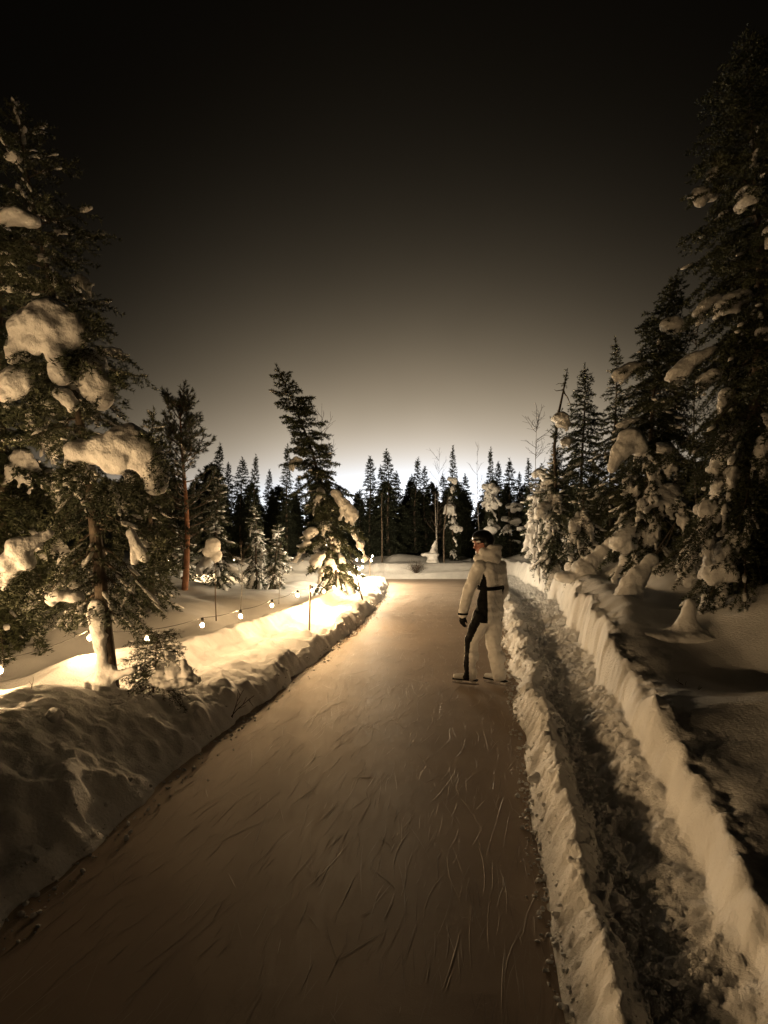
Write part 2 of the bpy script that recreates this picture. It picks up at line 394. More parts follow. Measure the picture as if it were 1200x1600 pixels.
# skate marks: thin raised burrs of scraped ice
rng = np.random.default_rng(7)
V = []; Fc = []; off = 0
for k in range(3600):
    yc = 1.4 + 17*rng.random()**1.15; t = rng.random(); xc = Lx(yc)*(1-t)+Rx(yc)*t
    head = math.atan2(.22, 1) + rng.normal(0, .16) if rng.random() < .9 else rng.normal(0, .6)
    Ln = rng.lognormal(-1.9, .7)*(.6+.06*yc); Ln = min(Ln*1.5, .5 if k % 5 < 3 else 1.2); cur = rng.normal(0, .7); n = 7
    w = (.0006+.0009*rng.random()**2)*(1 + yc*.14); h = .0015+.0012*rng.random()
    s = np.linspace(-.5, .5, n)*Ln; a = head + cur*s
    cx = xc + np.cumsum(np.sin(a))*Ln/(n-1) - Ln/2*math.sin(head); cy = yc + np.cumsum(np.cos(a))*Ln/(n-1) - Ln/2*math.cos(head)
    tp = np.sin(np.linspace(.12, np.pi-.12, n)); tp = tp*(.75+.5*rng.random(n))
    px_, py_ = np.cos(a), -np.sin(a); z0 = ice_z(cx, cy)
    if k % 5 < 3 and yc > 2.0: w *= .9; up_, lo_ = .0012+w*.45, .001; Ln *= 1.0
    else: up_ = lo_ = h
    A = np.stack([cx-px_*w*tp, cy-py_*w*tp, z0+lo_], -1); B = np.stack([cx, cy, z0+lo_+(up_-lo_)*tp], -1); C = np.stack([cx+px_*w*tp, cy+py_*w*tp, z0+lo_], -1)
    V += [A, B, C]; ii = np.arange(n-1)
    Fc.append(np.stack([off+ii, off+ii+1, off+n+ii+1, off+n+ii], -1)); Fc.append(np.stack([off+n+ii, off+n+ii+1, off+2*n+ii+1, off+2*n+ii], -1))
    off += 3*n
sm = link('skate_marks', mesh_np('skate_marks', np.concatenate(V), np.concatenate(Fc), M['mark']))
tag(sm, 'fine skate scratches scored lengthwise into the tan ice', 'skate marks', kind='stuff')

# ------------------------------------------------------------------ crumbled snow
def chunks(name, pts, sizes, seed, material):
    rng = np.random.default_rng(seed); v0, f0 = ICO1
    V = []; F = []
    for k, (p, s) in enumerate(zip(pts, sizes)):
        v = v0*(.75+.5*rng.random((len(v0), 1)))*np.array([1, .6+.6*rng.random(), .5+.4*rng.random()])*s
        a = rng.random(3)*6.28; Rm = np.array(Matrix.Rotation(a[0], 3, 'X') @ Matrix.Rotation(a[1], 3, 'Z'))
        V.append(v @ Rm.T + p); F.append(f0 + k*len(v0))
    return mesh_np(name, np.concatenate(V), np.concatenate(F), material)
rng = np.random.default_rng(17)
pts = []; sz = []
for k in range(5200):
    y = 1.1 + 14*rng.random()**1.7; w = float(np.interp(y, [0, 2, 3, 5, 8, 13, 20, 26], [.60, .66, .74, .86, 1.10, 1.4, 1.5, 1.5]))
    u = rng.random()
    if u < .66: qq = rng.normal(.42, .06)
    elif u < .90: qq = rng.normal(-.03, .045)
    else: qq = rng.uniform(.05, .95)
    pts.append((float(Rx(y))+qq*w, y)); sz.append((.004 + .013*rng.random()**3.0)*(1+.05*y)*(1 if u < .9 else .6))
for k in range(900):
    y = 1.4 + 18*rng.random()**1.4; pts.append((float(Lx(y)) + rng.normal(.03, .07), y)); sz.append((.004+.013*rng.random()**3)*(1+.05*y))
pts = np.array(pts); zz = np.maximum(ground_z(pts[:, 0], pts[:, 1]), 0.0)
rb = link('crumbled_snow', chunks('crumbled_snow', np.column_stack([pts, zz+np.array(sz)*.25]), sz, 18, M['rubble']))
tag(rb, 'crumbs of broken snow strewn along both edges of the ice', 'snow crumbs', kind='stuff')
def lump(px, py, Y, r, label, seed):
    p = at(px, py, Y); z = gz(p[0], p[1])
    rg = np.random.default_rng(seed)
    sp = [(0, 0, .0, r, r*.8, r*.7)] + [(*(rg.normal(0, .45, 3)*r*np.array([1, 1, .5])), r*.55) for _ in range(5)]
    o = link('snow_lump', blob_mesh('snow_lump', sp, r*.16, M['rubble'], 2, r*.12, r*.5, seed)); o.location = (p[0], p[1], max(z, 0)+r*.3)
    return tag(o, label, 'snow lump', 'snow lumps fallen on the path edge')
lump(962, 1362, 2.3, .05, 'fist-sized pale snow lump in the dark trough right of the ice', 1)
lump(905, 1345, 2.42, .03, 'small snow lump on the outer slope of the low snow ridge', 2)
lump(838, 1238, 3.6, .045, 'broken snow lump leaning against the ridge where the ice meets it', 3)
lump(86, 1088, 3.7, .06, 'dark lump of crusted snow on the left bank crest', 4)

# ------------------------------------------------------------------ strings of bulbs
BV, BF = ICO2
bulb_v = BV*.0205; bulb_v[:, 2] *= 1.12
me_bulb = mesh_np('bulb', bulb_v, BF, M['bulb'], True)
_lv = {}
def bulb_level(f):
    if f not in _lv: _lv[f] = mesh_np('bulb', bulb_v, BF, glow_mat('lit_bulb_%d' % round(f*100), (1.0, .635, .30), BULB_L*f), True)
    return _lv[f]
me_bulb_back = mesh_np('bulb_back', bulb_v, BF, M['bulb_back'], True)
me_bulb_far = mesh_np('bulb_far', bulb_v, BF, M['bulb_far'], True)
sv, sf = tubes([(np.array([[0,0,.026],[0,0,.034],[0,0,.075],[0,0,.085]]), np.array([.004,.016,.017,.004]))], 8)
me_sock = mesh_np('socket', sv, sf, M['wire'], True)
def string_light(bulbs, label, me, sag=.05, ends=(), levels=None):
    b0 = np.array(bulbs[0], float)
    root = empty('string_light', tuple(b0), label, 'string light', 'strings of lit bulbs along the bank')
    pts = [np.array(p, float)+np.array([0, 0, .085]) for p in bulbs]
    if ends: pts = [np.array(ends[0], float)] + pts + [np.array(ends[1], float)]
    line = []
    for a, c in zip(pts[:-1], pts[1:]):
        d = np.linalg.norm(c-a)
        for t in np.linspace(0, 1, 9)[:-1]:
            p = a+(c-a)*t; p[2] -= sag*d*.5*math.sin(math.pi*t); line.append(p-b0)
    line.append(pts[-1]-b0)
    v, f = tubes([(np.array(line), np.full(len(line), .0035))], 5)
    link('cable', mesh_np('cable', v, f, M['wire'], True), root)
    for k, p in enumerate(bulbs):
        o = link('bulb', bulb_level(levels[k]) if levels else me, root); o.location = tuple(np.array(p)-b0)
        s = link('socket', me_sock, o)
    return root
near_px = [(0,1048,4.3),(140,997,5.6),(230,998,5.4),(316,977,6.0),(376,963,6.75),(425,946,7.75),(465,930,8.8),(488,923,9.8),(506,924,10.5),(522,918,11.5),(546,896,14.0)]
near = [at(*p) for p in near_px]
near = [np.array([-3.4,.8,.64]), np.array([-3.35,2.0,.64]), np.array([-3.25,3.1,.635])] + near
near = [np.array([p[0], p[1], max(p[2], gz(p[0], p[1])+.13)]) for p in near]
string_light(near, 'string of warm bulbs sagging along the left snowbank past the near spruce', me_bulb, levels=[1.3, 1.3, 1.25, .38, .28, .12, .12, .17, .26, .40, .58, .75, .95, 1.3])
far_px = [(555,886,16),(561,889,17.2),(566,886,18.3),(573,875,19.4),(582,869,20.8),(580,876,21.8),(566,876,22.3),(557,875,22.6)]
far = [at(*p) for p in far_px]
far = [np.array([p[0], p[1], max(p[2], gz(p[0], p[1])+.10)]) for p in far]
string_light(far, 'cluster of pale bright bulbs at the far tip of the left snowbank', me_bulb_far)
back_px = [(432,873,22.4),(410,876,22.4),(388,879,22.2),(366,875,22.0),(340,880,21.5),(314,878,21.0),(296,872,20.5),(284,866,20.0),(262,876,19.5),(235,880,19.2)]
back = [at(*p) for p in back_px]
back = [np.array([p[0], p[1], max(p[2], gz(p[0], p[1])+.12)]) for p in back]
string_light(back, 'string of warm bulbs glinting behind the trunks deep in the left wood', me_bulb_back)

# ------------------------------------------------------------------ conifers
def norm(v): return v/(np.linalg.norm(v, axis=-1, keepdims=True)+1e-9)
def needles(P0, P1, rng, ds, ln, wd, per=2, spread=1.0):
    """spiky needles along twig segments -> verts, tris"""
    P0 = np.asarray(P0); P1 = np.asarray(P1)
    d = P1-P0; L = np.linalg.norm(d, axis=1); cnt = np.maximum(1, np.round(L/ds*per)).astype(int)
    idx = np.repeat(np.arange(len(P0)), cnt); n = len(idx)
    ax = norm(d)[idx]; u = rng.random(n)[:, None]; p = P0[idx] + d[idx]*u
    rv = norm(rng.normal(size=(n, 3))); perp = norm(np.cross(ax, rv)); perp = norm(perp + np.array([0, 0, .25]))
    al = (.75+.35*rng.random(n))[:, None]*spread
    dr = ax*np.cos(al) + perp*np.sin(al)
    l = ln*(.65+.6*rng.random(n))[:, None]; w = wd*(.7+.6*rng.random(n))[:, None]
    sd = norm(np.cross(dr, norm(rng.normal(size=(n, 3)))))
    V = np.stack([p-sd*w*.5, p+sd*w*.5, p+dr*l], 1).reshape(-1, 3)
    F = np.arange(3*n).reshape(-1, 3)
    return V, F
class Tree:
    """grows a snow-country conifer in local coordinates"""
    def __init__(s, seed, H, R, top=(0, 0), z0=.12, nbr=120, droop=.5, power=.8, twig=.22, tstep=.06, nl=.03, nw=.007, ds=.012, per=2,
                 bow=1.6, sub=False, rb=.05, upper=.55, ragged=.45, gap=0.0, low=-.25, spread=1.0, minlen=.10):
        rng = np.random.default_rng(seed); s.rng = rng; s.H = H; s.R = R
        s.c = lambda t: np.array([top[0]*t**bow + .03*H*.3*math.sin(t*7+seed), top[1]*t**bow + .02*H*.3*math.sin(t*5+seed*2), H*t])
        s.branches = []; P0 = []; P1 = []; wood = []
        tt = np.linspace(0, 1, 14); wood.append((np.array([s.c(t) for t in tt]), rb*(1-tt*.93)))
        s.trunk_poly = wood[0]; bw = []
        for k in range(nbr):
            u = (k+rng.random())/nbr; t = z0 + (1-z0)*u**.92
            if gap and noise3(np.array([t*9.]), np.array([k*2.4 % 6.28]), np.array([seed*1.]))[0] < gap-1: continue
            rel = (t-z0)/(1-z0)
            L = R*((1-rel)**power)*(1-ragged+1.35*ragged*rng.random()) + minlen
            if rel < .12: L *= .6+3*rel
            az = k*2.39996 + rng.normal(0, .35)
            p0 = low + (upper-low)*rel**1.3 + rng.normal(0, .12)
            dr = droop*(1-rel*.75)*(.6+.8*rng.random())
            n = 7; pts = [s.c(t)]; a2 = az
            for q in range(1, n):
                f = q/(n-1); pit = p0 - dr*math.sin(min(f*1.25, 1)*math.pi*.5) + .35*max(f-.7, 0)
                a2 += rng.normal(0, .06)
                pts.append(pts[-1] + L/(n-1)*np.array([math.cos(a2)*math.cos(pit), math.sin(a2)*math.cos(pit), math.sin(pit)]))
            pts = np.array(pts); s.branches.append((rel, pts, L, az))
            bw.append((pts, np.linspace(max(.004, rb*.22*(1-rel*.6)), .002, n)))
            cum = np.linspace(0, 1, n)
            nt_ = max(2, int(L/tstep))
            for q in range(nt_):
                f = .12 + .88*(q+rng.random())/nt_
                x = f*(n-1); i0 = min(int(x), n-2); p = pts[i0]+(pts[i0+1]-pts[i0])*(x-i0); tg = norm(pts[i0+1]-pts[i0])
                side = norm(np.cross(tg, [0, 0, 1.0]))*(1 if q % 2 else -1)
                tl = min(twig, L*.75)*(1-.55*f)*(.55+.75*rng.random())
                d = norm(tg*(.75+.3*rng.random()) + side*(.75+.3*rng.random()) + np.array([0, 0, -1.0])*droop*rng.random()*.8)
                e1 = p+d*tl*.55; d2 = norm(d+np.array([0, 0, -.45*droop])+tg*.2); e2 = e1+d2*tl*.45
                P0 += [p, e1]; P1 += [e1, e2]
                if sub:
                    for w in (.3, .6, .85):
                        b0 = p+(e2-p)*w; sd2 = norm(np.cross(d, [0, 0, 1.0]))*(1 if rng.random() < .5 else -1)
                        P0.append(b0); P1.append(b0 + norm(d*.8+sd2*.8+np.array([0, 0, -.3*rng.random()]))*tl*(1-w*.6)*.5)
            P0 += list(pts[1:-1]); P1 += list(pts[2:])
        # leader
        for q in range(5):
            P0.append(s.c(1-.05*q*.5)); P1.append(s.c(1-.05*q*.5+.04))
        s.fol = needles(np.array(P0), np.array(P1), rng, ds, nl, nw, per, spread)
        s.bw = bw
def pads(branches, rng, prob, size, rel_max=1.0, every=2):
    """small cushions of snow on the branches, one mesh"""
    v0, f0 = ICO1; V = []; F = []; k = 0
    for rel, pts, L, az in branches:
        if rng.random() > prob or rel > rel_max: continue
        for q in range(2, len(pts), every):
            if rng.random() < .3: continue
            r = size*(.4+.9*rng.random())*min(1, .4+L)
            d = norm(pts[q]-pts[q-1])
            sc = np.array([r*(1.1+1.2*rng.random()), r*(.6+.4*rng.random()), r*(.35+.3*rng.random())])
            v = v0*(.8+.4*rng.random((len(v0), 1)))*sc
            ax = np.array([[d[0], -d[1], 0], [d[1], d[0], 0], [0, 0, 1.]]); h = math.hypot(d[0], d[1])+1e-6
            ax[:2, :2] /= h
            v = v @ ax.T; v[:, 2] += ((v @ np.array([d[0], d[1], 0]))/h)*max(-1.4, min(1.4, d[2]/h))*.7
            V.append(v + pts[q] + np.array([0, 0, r*.25]) + rng.normal(0, .3*r, 3)); F.append(f0+k*len(v0)); k += 1
    if not V: return None
    return np.concatenate(V), np.concatenate(F)

# a family of snow loads, unit length, growing outward along +X from the trunk
def load_family():
    fam = {}
    rg = np.random.default_rng(5)
    for k in range(4):                                                     # pillows that sag at the rim
        sp = []
        for t in np.linspace(0, 1, 6):
            r = .26+.10*math.sin(math.pi*t)+.03*rg.normal()
            sp.append((t*.8-.3, .05*rg.normal(), .12-.28*t*t, r*1.1, r, r*.72))
        for q in range(5):
            a = rg.uniform(-1.2, 1.2); d = .30+.1*rg.random(); x0 = .25*rg.random()+.05
            sp += chain((x0+d*.4*math.cos(a), d*math.sin(a), -.02), (x0+d*1.1*math.cos(a), d*1.25*math.sin(a), -.32-.18*rg.random()), .17, .09+.04*rg.random(), 5)
        fam.setdefault('pillow', []).append(blob_mesh('snow_pillow', sp, .055, M['load'], 5, .045, .24, k))
    for k in range(5):                                                     # fingers hanging down a drooped branch
        sp = []; nf = 3 + k % 2
        for q in range(nf):
            a = (q-(nf-1)/2)*.5 + rg.normal(0, .12); ln = .7+.35*rg.random(); dn = .55+.5*rg.random()
            p = np.array([-.25, 0, .1])
            for t in np.linspace(0, 1, 9):
                sp.append((-.3+ln*t*math.cos(a)*.85, ln*t*math.sin(a)+.03*rg.normal(), .1-dn*t**1.6, (.17*(1-t)+.065)*(1+.2*rg.normal())))
        fam.setdefault('fingers', []).append(blob_mesh('snow_fingers', sp, .05, M['load'], 4, .04, .16, k+10))
    for k in range(3):                                                     # round caps
        sp = [(0, 0, 0, .42, .40, .34)] + [(*(rg.normal(0, .2, 2)), -.12+.1*rg.normal(), .22+.06*rg.random()) for _ in range(6)]
        fam.setdefault('ball', []).append(blob_mesh('snow_ball', sp, .06, M['load'], 5, .045, .3, k+20))
    for k in range(4):                                                     # long ragged drapes
        sp = []
        for t in np.linspace(0, 1, 12):
            r = (.14-.07*t)*(1+.35*rg.normal()); r = max(r, .05)
            sp.append((t*.75-.2, .10*math.sin(t*5+k)+.04*rg.normal(), .05-.95*t**1.5, r*1.1, r*1.25, r))
            if rg.random() < .6: sp.append((t*.75-.2, .18*rg.normal(), -.06-.95*t**1.5, r*.7))
        fam.setdefault('drape', []).append(blob_mesh('snow_drape', sp, .045, M['load'], 3, .035, .13, k+30))
    return fam
FAM = load_family()
def put_load(parent, kind, loc, az, size, rng, tilt=0, name='snow_load', sq=None):
    me = FAM[kind][rng.integers(len(FAM[kind]))]
    o = link(name, me, parent); o.location = tuple(loc); o.rotation_euler = (rng.normal(0, .12), tilt+rng.normal(0, .12), az)
    s = sq if sq else (1+.2*rng.normal(), .9+.25*rng.normal(), .9+.2*rng.normal())
    o.scale = (size*max(s[0], .6), size*max(s[1], .55)*(1 if rng.random() < .5 else -1), size*max(s[2], .55))
    return o
def plant_tree(name, tree, x, y, label, cat='tree', group=None, loads=(), fol=None, bark=None, pad=None, seed=0, sink=.08, zbase=None, load_sel=None):
    z = (gz(x, y) if zbase is None else zbase) - sink
    root = empty(name, (x, y, z), label, cat, group)
    v, f = tubes([tree.trunk_poly], 10); tr = link('trunk', mesh_np('trunk', v, f, bark or M['bark'], True), root)
    v, f = tubes(tree.bw, 4); link('branches', mesh_np('branches', v, f, bark or M['bark'], True), root)
    link('crown', mesh_np('crown', *tree.fol, fol or M['needle']), root)
    rg = np.random.default_rng(seed+900)
    if pad:
        pd = pads(tree.branches, rg, *pad)
        if pd: tag(link('snow_dusting', mesh_np('snow_dusting', *pd, M['load'], True), root), kind='stuff')
    for kind, num, size, lo, hi, along in loads:
        cand = [b for b in tree.branches if lo <= b[0] <= hi and (load_sel is None or load_sel(b))]
        if not cand: continue
        rg.shuffle(cand)
        for b_ in cand[:num]:
            rel, pts, L, az = b_; f = along*(.85+.3*rg.random()); q = min(f*(len(pts)-1), len(pts)-1.01); i0 = int(q)
            p = pts[i0]+(pts[i0+1]-pts[i0])*(q-i0); d = pts[i0+1]-pts[i0]
            tilt = -math.atan2(d[2], math.hypot(d[0], d[1]))*.7
            put_load(root, kind, p+np.array([0, 0, size*.05]), math.atan2(d[1], d[0]), size*(.65+.6*rg.random())*min(1, .55+L*.5), rg, tilt if kind != 'ball' else 0)
    return root
def free_load(root, px, py, Y, w, sp, voxel=.02, wob=.012, wl=.11, seed=0, name='snow_load'):
    """one big load shaped for its place; sp in metres round the point seen at px,py"""
    c = at(px, py, Y) - np.array(root.location)
    o = link(name, blob_mesh(name, sp, voxel, M['load'], 5, wob, wl, seed), root); o.location = tuple(c)
    return o

# --- the big spruce on the left bank
T1 = Tree(11, 4.72, .58, top=(-.74, -.1), z0=.165, nbr=150, droop=.66, power=.42, twig=.30, tstep=.045, nl=.036, nw=.0085, ds=.015, per=2.6, sub=True, rb=.062, bow=1.15, gap=.35, ragged=.8)
x1, y1 = -2.17, 4.45
t1 = plant_tree('spruce_tree', T1, x1, y1, 'tall snow-laden spruce on the left bank, nearest tree with a bare white-plastered lower trunk', pad=(.85, .036, 1.0, 1), seed=1,
                loads=[('fingers', 5, .22, .0, .5, .7), ('pillow', 5, .20, .1, .7, .8), ('drape', 8, .26, .0, .5, .75)])
# loads seen as single pieces, in metres
free_load(t1, 75, 512, 3.75, .6, [(0,0,.02,.22,.16,.16),(-.14,0,-.02,.13,.12,.14),(.14,.0,-.03,.14,.13,.16),(.03,-.03,.11,.16,.12,.08),
          *chain((-.15,-.02,-.03),(-.22,-.03,-.21),.10,.065,5),*chain((.08,-.05,-.05),(.12,-.06,-.34),.12,.055,7),*chain((.18,0,0),(.23,0,-.2),.10,.06,5),*chain((-.02,-.06,0),(-.05,-.08,-.14),.11,.07,4)], .016, .026, .12, 3)
free_load(t1, 141, 588, 3.85, .35, [(0,0,.05,.13,.12,.14),(.05,0,-.06,.12,.11,.14),(-.07,0,-.03,.09,.1,.10),(.07,0,-.15,.08,.08,.09),(-.1,0,.0,.06,.06,.07)], .015, .02, .11, 4)
free_load(t1, 180, 706, 3.75, .7, [(-.22,0,-.01,.14,.13,.10),(-.05,0,0,.17,.15,.12),(.10,0,.05,.18,.15,.14),(.21,0,-.04,.13,.12,.15),(.28,0,-.17,.08,.09,.13),(-.28,0,-.07,.08,.08,.08),(.0,-.05,-.06,.15,.1,.1)], .016, .026, .12, 5)
free_load(t1, 22, 597, 3.7, .25, [(0,0,0,.10,.09,.12),(-.07,0,-.03,.08,.08,.12),(.08,0,.02,.06,.06,.08)], .014, .01, .08, 6)
free_load(t1, 104, 622, 3.75, .2, [(0,0,0,.055,.05,.065),(-.05,0,.03,.05,.05,.05),(.04,0,-.05,.05,.05,.06)], .012, .008, .06, 7)
free_load(t1, 28, 338, 3.85, .3, [(0,0,0,.12,.1,.055),(.09,0,-.03,.07,.07,.05),(-.1,0,-.01,.08,.08,.05)], .014, .01, .07, 8)
free_load(t1, 30, 868, 3.6, .3, [(0,0,.05,.09,.09,.08),(-.06,0,-.06,.09,.09,.09),(.05,0,-.04,.06,.07,.07),*chain((.04,0,.06),(.17,.05,.15),.06,.035,5),*chain((-.08,0,-.08),(-.1,0,-.22),.06,.03,5)], .016, .014, .08, 9)
free_load(t1, 215, 852, 3.85, .2, [*chain((-.05,0,.08),(.05,0,-.08),.04,.04,6),*chain((-.03,0,.03),(-.02,0,-.12),.035,.022,5)], .013, .012, .06, 10)
free_load(t1, 96, 930, 3.8, .2, [(0,0,0,.09,.07,.05),(.09,0,-.02,.07,.06,.045),(-.07,0,-.03,.05,.05,.05)], .013, .01, .06, 12)
free_load(t1, 25, 245, 4.2, .2, [(0,0,0,.05,.05,.04),(-.05,0,0,.04,.04,.03)], .012, .006, .05, 13)
def sprigs(root, px, py, Y, rad, n, seed, reach=.2):
    rg = np.random.default_rng(seed); c = at(px, py, Y)-np.array(root.location); P0 = []; P1 = []; pol = []
    for k in range(n):
        a = rg.uniform(-.25*math.pi, 1.25*math.pi)*-1; d = np.array([math.cos(a), rg.normal(-.25, .3), math.sin(a)*.8-.15])
        p = c + np.array([math.cos(a)*rad*.75, .02, math.sin(a)*rad*.6-.02]); pts = [p]
        for w in range(4):
            d = norm(d+np.array([0, 0, -.18])+rg.normal(0, .12, 3)); pts.append(pts[-1]+d*reach*(.2+.2*rg.random()))
        P0 += pts[:-1]; P1 += pts[1:]; pol.append((np.array(pts), np.linspace(.005, .002, 5)))
        for w in range(1, 4):
            for sd in (-1, 1):
                e = norm(d+np.cross(d, [0, 1., 0])*sd*.9+rg.normal(0, .2, 3)); P0.append(pts[w]); P1.append(pts[w]+e*reach*.45*rg.random())
    return P0, P1
_P0 = []; _P1 = []
for k, (px, py, Y, rad, n) in enumerate([(75,512,3.70,.24,44),(141,588,3.80,.16,28),(180,706,3.70,.27,52),(22,597,3.65,.13,20),(28,338,3.82,.14,18),(30,868,3.56,.14,26),(215,850,3.78,.10,12),(96,930,3.82,.11,12)]):
    a, b_ = sprigs(t1, px, py, Y, rad, n, 300+k); _P0 += a; _P1 += b_
link('bough_tips', mesh_np('bough_tips', *needles(np.array(_P0), np.array(_P1), np.random.default_rng(9), .015, .036, .0085, 3), M['needle']), t1)
# snow plastered down the trunk and flaring at its foot
tr_sp = []
for t in np.linspace(0, 1, 16):
    p = T1.c(t*.17); r = .055 + .012*math.sin(t*9) - .015*t
    tr_sp.append((p[0]-.028, p[1]-.055, p[2], r*1.4, r*1.1, r*1.6))
tr_sp += [(-.06,-.05,.08,.16,.14,.07),(.05,-.1,.05,.14,.12,.05),(-.16,-.02,.05,.13,.12,.05)]
tr_sp += chain((-.04,-.06,.30),(-.22,-.06,.20),.045,.035,6) + chain((-.22,-.06,.20),(-.24,-.06,.08),.04,.03,4)
tr_sp += chain((.0,-.06,.25),(.15,-.08,.30),.04,.03,6)
link('snow_load', blob_mesh('trunk_snow', tr_sp, .016, M['load'], 4, .012, .07, 14), t1)

# --- the giant at the right edge of the view
T2 = Tree(23, 5.95, 1.15, top=(.10, .1), z0=.04, nbr=300, droop=.85, power=.60, twig=.34, tstep=.055, nl=.042, nw=.011, ds=.018, per=3, sub=True, rb=.075, gap=.06, ragged=.5, low=-.4)
facing = lambda b: math.cos(b[3])*(-.75) + math.sin(b[3])*(-.65) > -.1
t2 = plant_tree('spruce_tree', T2, 3.92, 5.8, 'tallest spruce at the right edge, heavily draped in sagging snow', pad=(.45, .036, .8, 1), seed=2, load_sel=facing,
                loads=[('fingers', 12, .42, .02, .45, .62), ('pillow', 7, .36, .05, .55, .65), ('drape', 16, .48, .0, .4, .7), ('ball', 4, .26, .3, .8, .7), ('pillow', 6, .20, .55, .95, .7)])
# --- second right spruce, hung with snow down its left flank
T3 = Tree(31, 4.9, 1.0, top=(.55, 0), z0=.04, nbr=230, droop=.85, power=.72, twig=.32, tstep=.07, nl=.055, nw=.015, ds=.022, per=3, sub=True, rb=.065, gap=.08, ragged=.5, low=-.4)
t3 = plant_tree('spruce_tree', T3, 4.25, 9.0, 'drooping spruce left of the tallest right-hand one, snow hanging down its left flank', pad=(.45, .045, .8, 1), seed=3, load_sel=facing,
                loads=[('fingers', 12, .46, .02, .5, .62), ('drape', 12, .55, .0, .45, .7), ('pillow', 7, .40, .15, .7, .65)])
free_load(t3, 1050, 508, 8.8, .5, [(0,0,0,.19,.17,.14),(.1,0,-.03,.13,.13,.11),(-.08,0,.02,.13,.12,.1)], .025, .015, .1, 21)
free_load(t3, 985, 690, 8.2, .6, [(0,0,.05,.20,.18,.16),(-.12,0,-.12,.15,.15,.17),(.12,0,-.08,.14,.14,.15),*chain((-.18,0,-.15),(-.28,0,-.42),.12,.07,6)], .025, .018, .12, 22)

# --- other trees of the middle distance
def mid(seed, H, R, top, **k):
    d = dict(z0=.05, nbr=110, droop=.75, power=.75, twig=.34, tstep=.075, nl=.075, nw=.022, ds=.03, per=3, sub=False, rb=.06, gap=.05, ragged=.5, low=-.35)
    d.update(k); return Tree(seed, H, R, top=top, **d)
T = mid(41, 6.0, 1.05, (-1.62, 0), z0=.06, nbr=170, droop=.7, power=.55, bow=1.5, ragged=.9, tstep=.06, sub=True, low=-.2, rb=.09)
t4 = plant_tree('spruce_tree', T, -1.22, 15.0, 'lone leaning spruce left of the ice, its crooked tip bent to the left', seed=4, pad=(.45, .06),
                loads=[('drape', 12, .7, .0, .4, .65), ('fingers', 8, .55, .0, .5, .65), ('pillow', 4, .45, .1, .6, .6)])
free_load(t4, 537, 790, 14.55, .7, [*chain((-.22,0,.32),(.26,0,-.25),.13,.17,8),*chain((.0,0,.1),(-.08,0,-.35),.12,.06,6),*chain((.2,0,-.2),(.24,0,-.5),.12,.06,6),*chain((.1,0,-.1),(.08,-.1,-.42),.1,.05,6)], .03, .03, .12, 31)
# dark one behind the near spruce, small one between it and the pine
T = mid(43, 5.6, 1.35, (.1, 0), nbr=150, sub=True, twig=.34)
plant_tree('spruce_tree', T, -4.9, 6.9, 'dark bushy spruce at the left edge behind the near spruce', seed=5, pad=(.6, .05), loads=[('fingers', 8, .4, .0, .5, .7), ('pillow', 6, .38, .1, .6, .7)])
T = mid(44, 3.5, .55, (.05, 0))
plant_tree('spruce_tree', T, -4.05, 9.4, 'slim dark spruce showing between the near spruce and the pine', seed=6, pad=(.4, .05))
T = mid(45, 3.3, .75, (0, 0), nbr=90)
plant_tree('spruce_tree', T, -4.9, 16.0, 'low bushy spruce beside the pine trunk with glowing snow on its boughs', seed=7, pad=(.8, .08), loads=[('pillow', 5, .5, .1, .6, .7)])
T = mid(46, 2.7, .5, (-.12, 0), nbr=70, droop=.9)
plant_tree('spruce_tree', T, -3.95, 17.0, 'small crooked spruce plastered white, lit by bulbs left of the leaning spruce', seed=8, pad=(.9, .08), loads=[('drape', 12, .55, .0, .8, .5), ('ball', 2, .35, .5, 1, .3)])
T = mid(47, 2.0, .55, (.1, 0), nbr=60, droop=.9)
plant_tree('spruce_tree', T, -3.3, 16.4, 'short snow-capped spruce just right of the small white-plastered one', seed=9, pad=(.8, .08), loads=[('pillow', 4, .45, .3, 1, .6), ('fingers', 5, .45, 0, .5, .6)])
T = mid(48, 1.9, .8, (0, 0), nbr=80, droop=.6, z0=.02)
plant_tree('spruce_tree', T, -7.1, 19.2, 'low spruce glowing yellow from bulbs behind it, left of the pine trunk', seed=18, pad=(.7, .08), loads=[('pillow', 4, .4, .2, .9, .7)])
# right-hand group
T = mid(51, 3.5, .75, (.10, 0), nbr=120, droop=.9)
t = plant_tree('spruce_tree', T, 4.55, 14.7, 'broken-topped spruce on the right with a ball of snow under its bare crooked tip', seed=10, pad=(.6, .07), load_sel=facing,
               loads=[('fingers', 10, .6, .0, .7, .6), ('drape', 8, .6, 0, .6, .6), ('pillow', 3, .5, .3, .8, .6)])
base = np.array(t.location)
tip = [at(866,700,14.5)-base, at(872,650,14.5)-base, at(880,612,14.5)-base, at(887,575,14.5)-base]
stub = [(np.array([np.array([.10, 0, 2.2])] + tip), np.array([.045, .04, .035, .025, .008])),
        (np.array([tip[2]+[0,0,.05], tip[2]+[-.18,0,.02], tip[2]+[-.24,0,.06]]), np.array([.014,.01,.003])),
        (np.array([tip[2], tip[2]+[.12,0,-.16], tip[2]+[.2,0,-.36]]), np.array([.018,.014,.004])),
        (np.array([tip[2]+[.02,0,.2], tip[2]+[-.12,0,.22], tip[2]+[-.2,0,.18]]), np.array([.01,.008,.003]))]
link('broken_tip', mesh_np('broken_tip', *tubes(stub, 6), M['bark'], True), t)
P0 = []; P1 = []; rgx = np.random.default_rng(88)
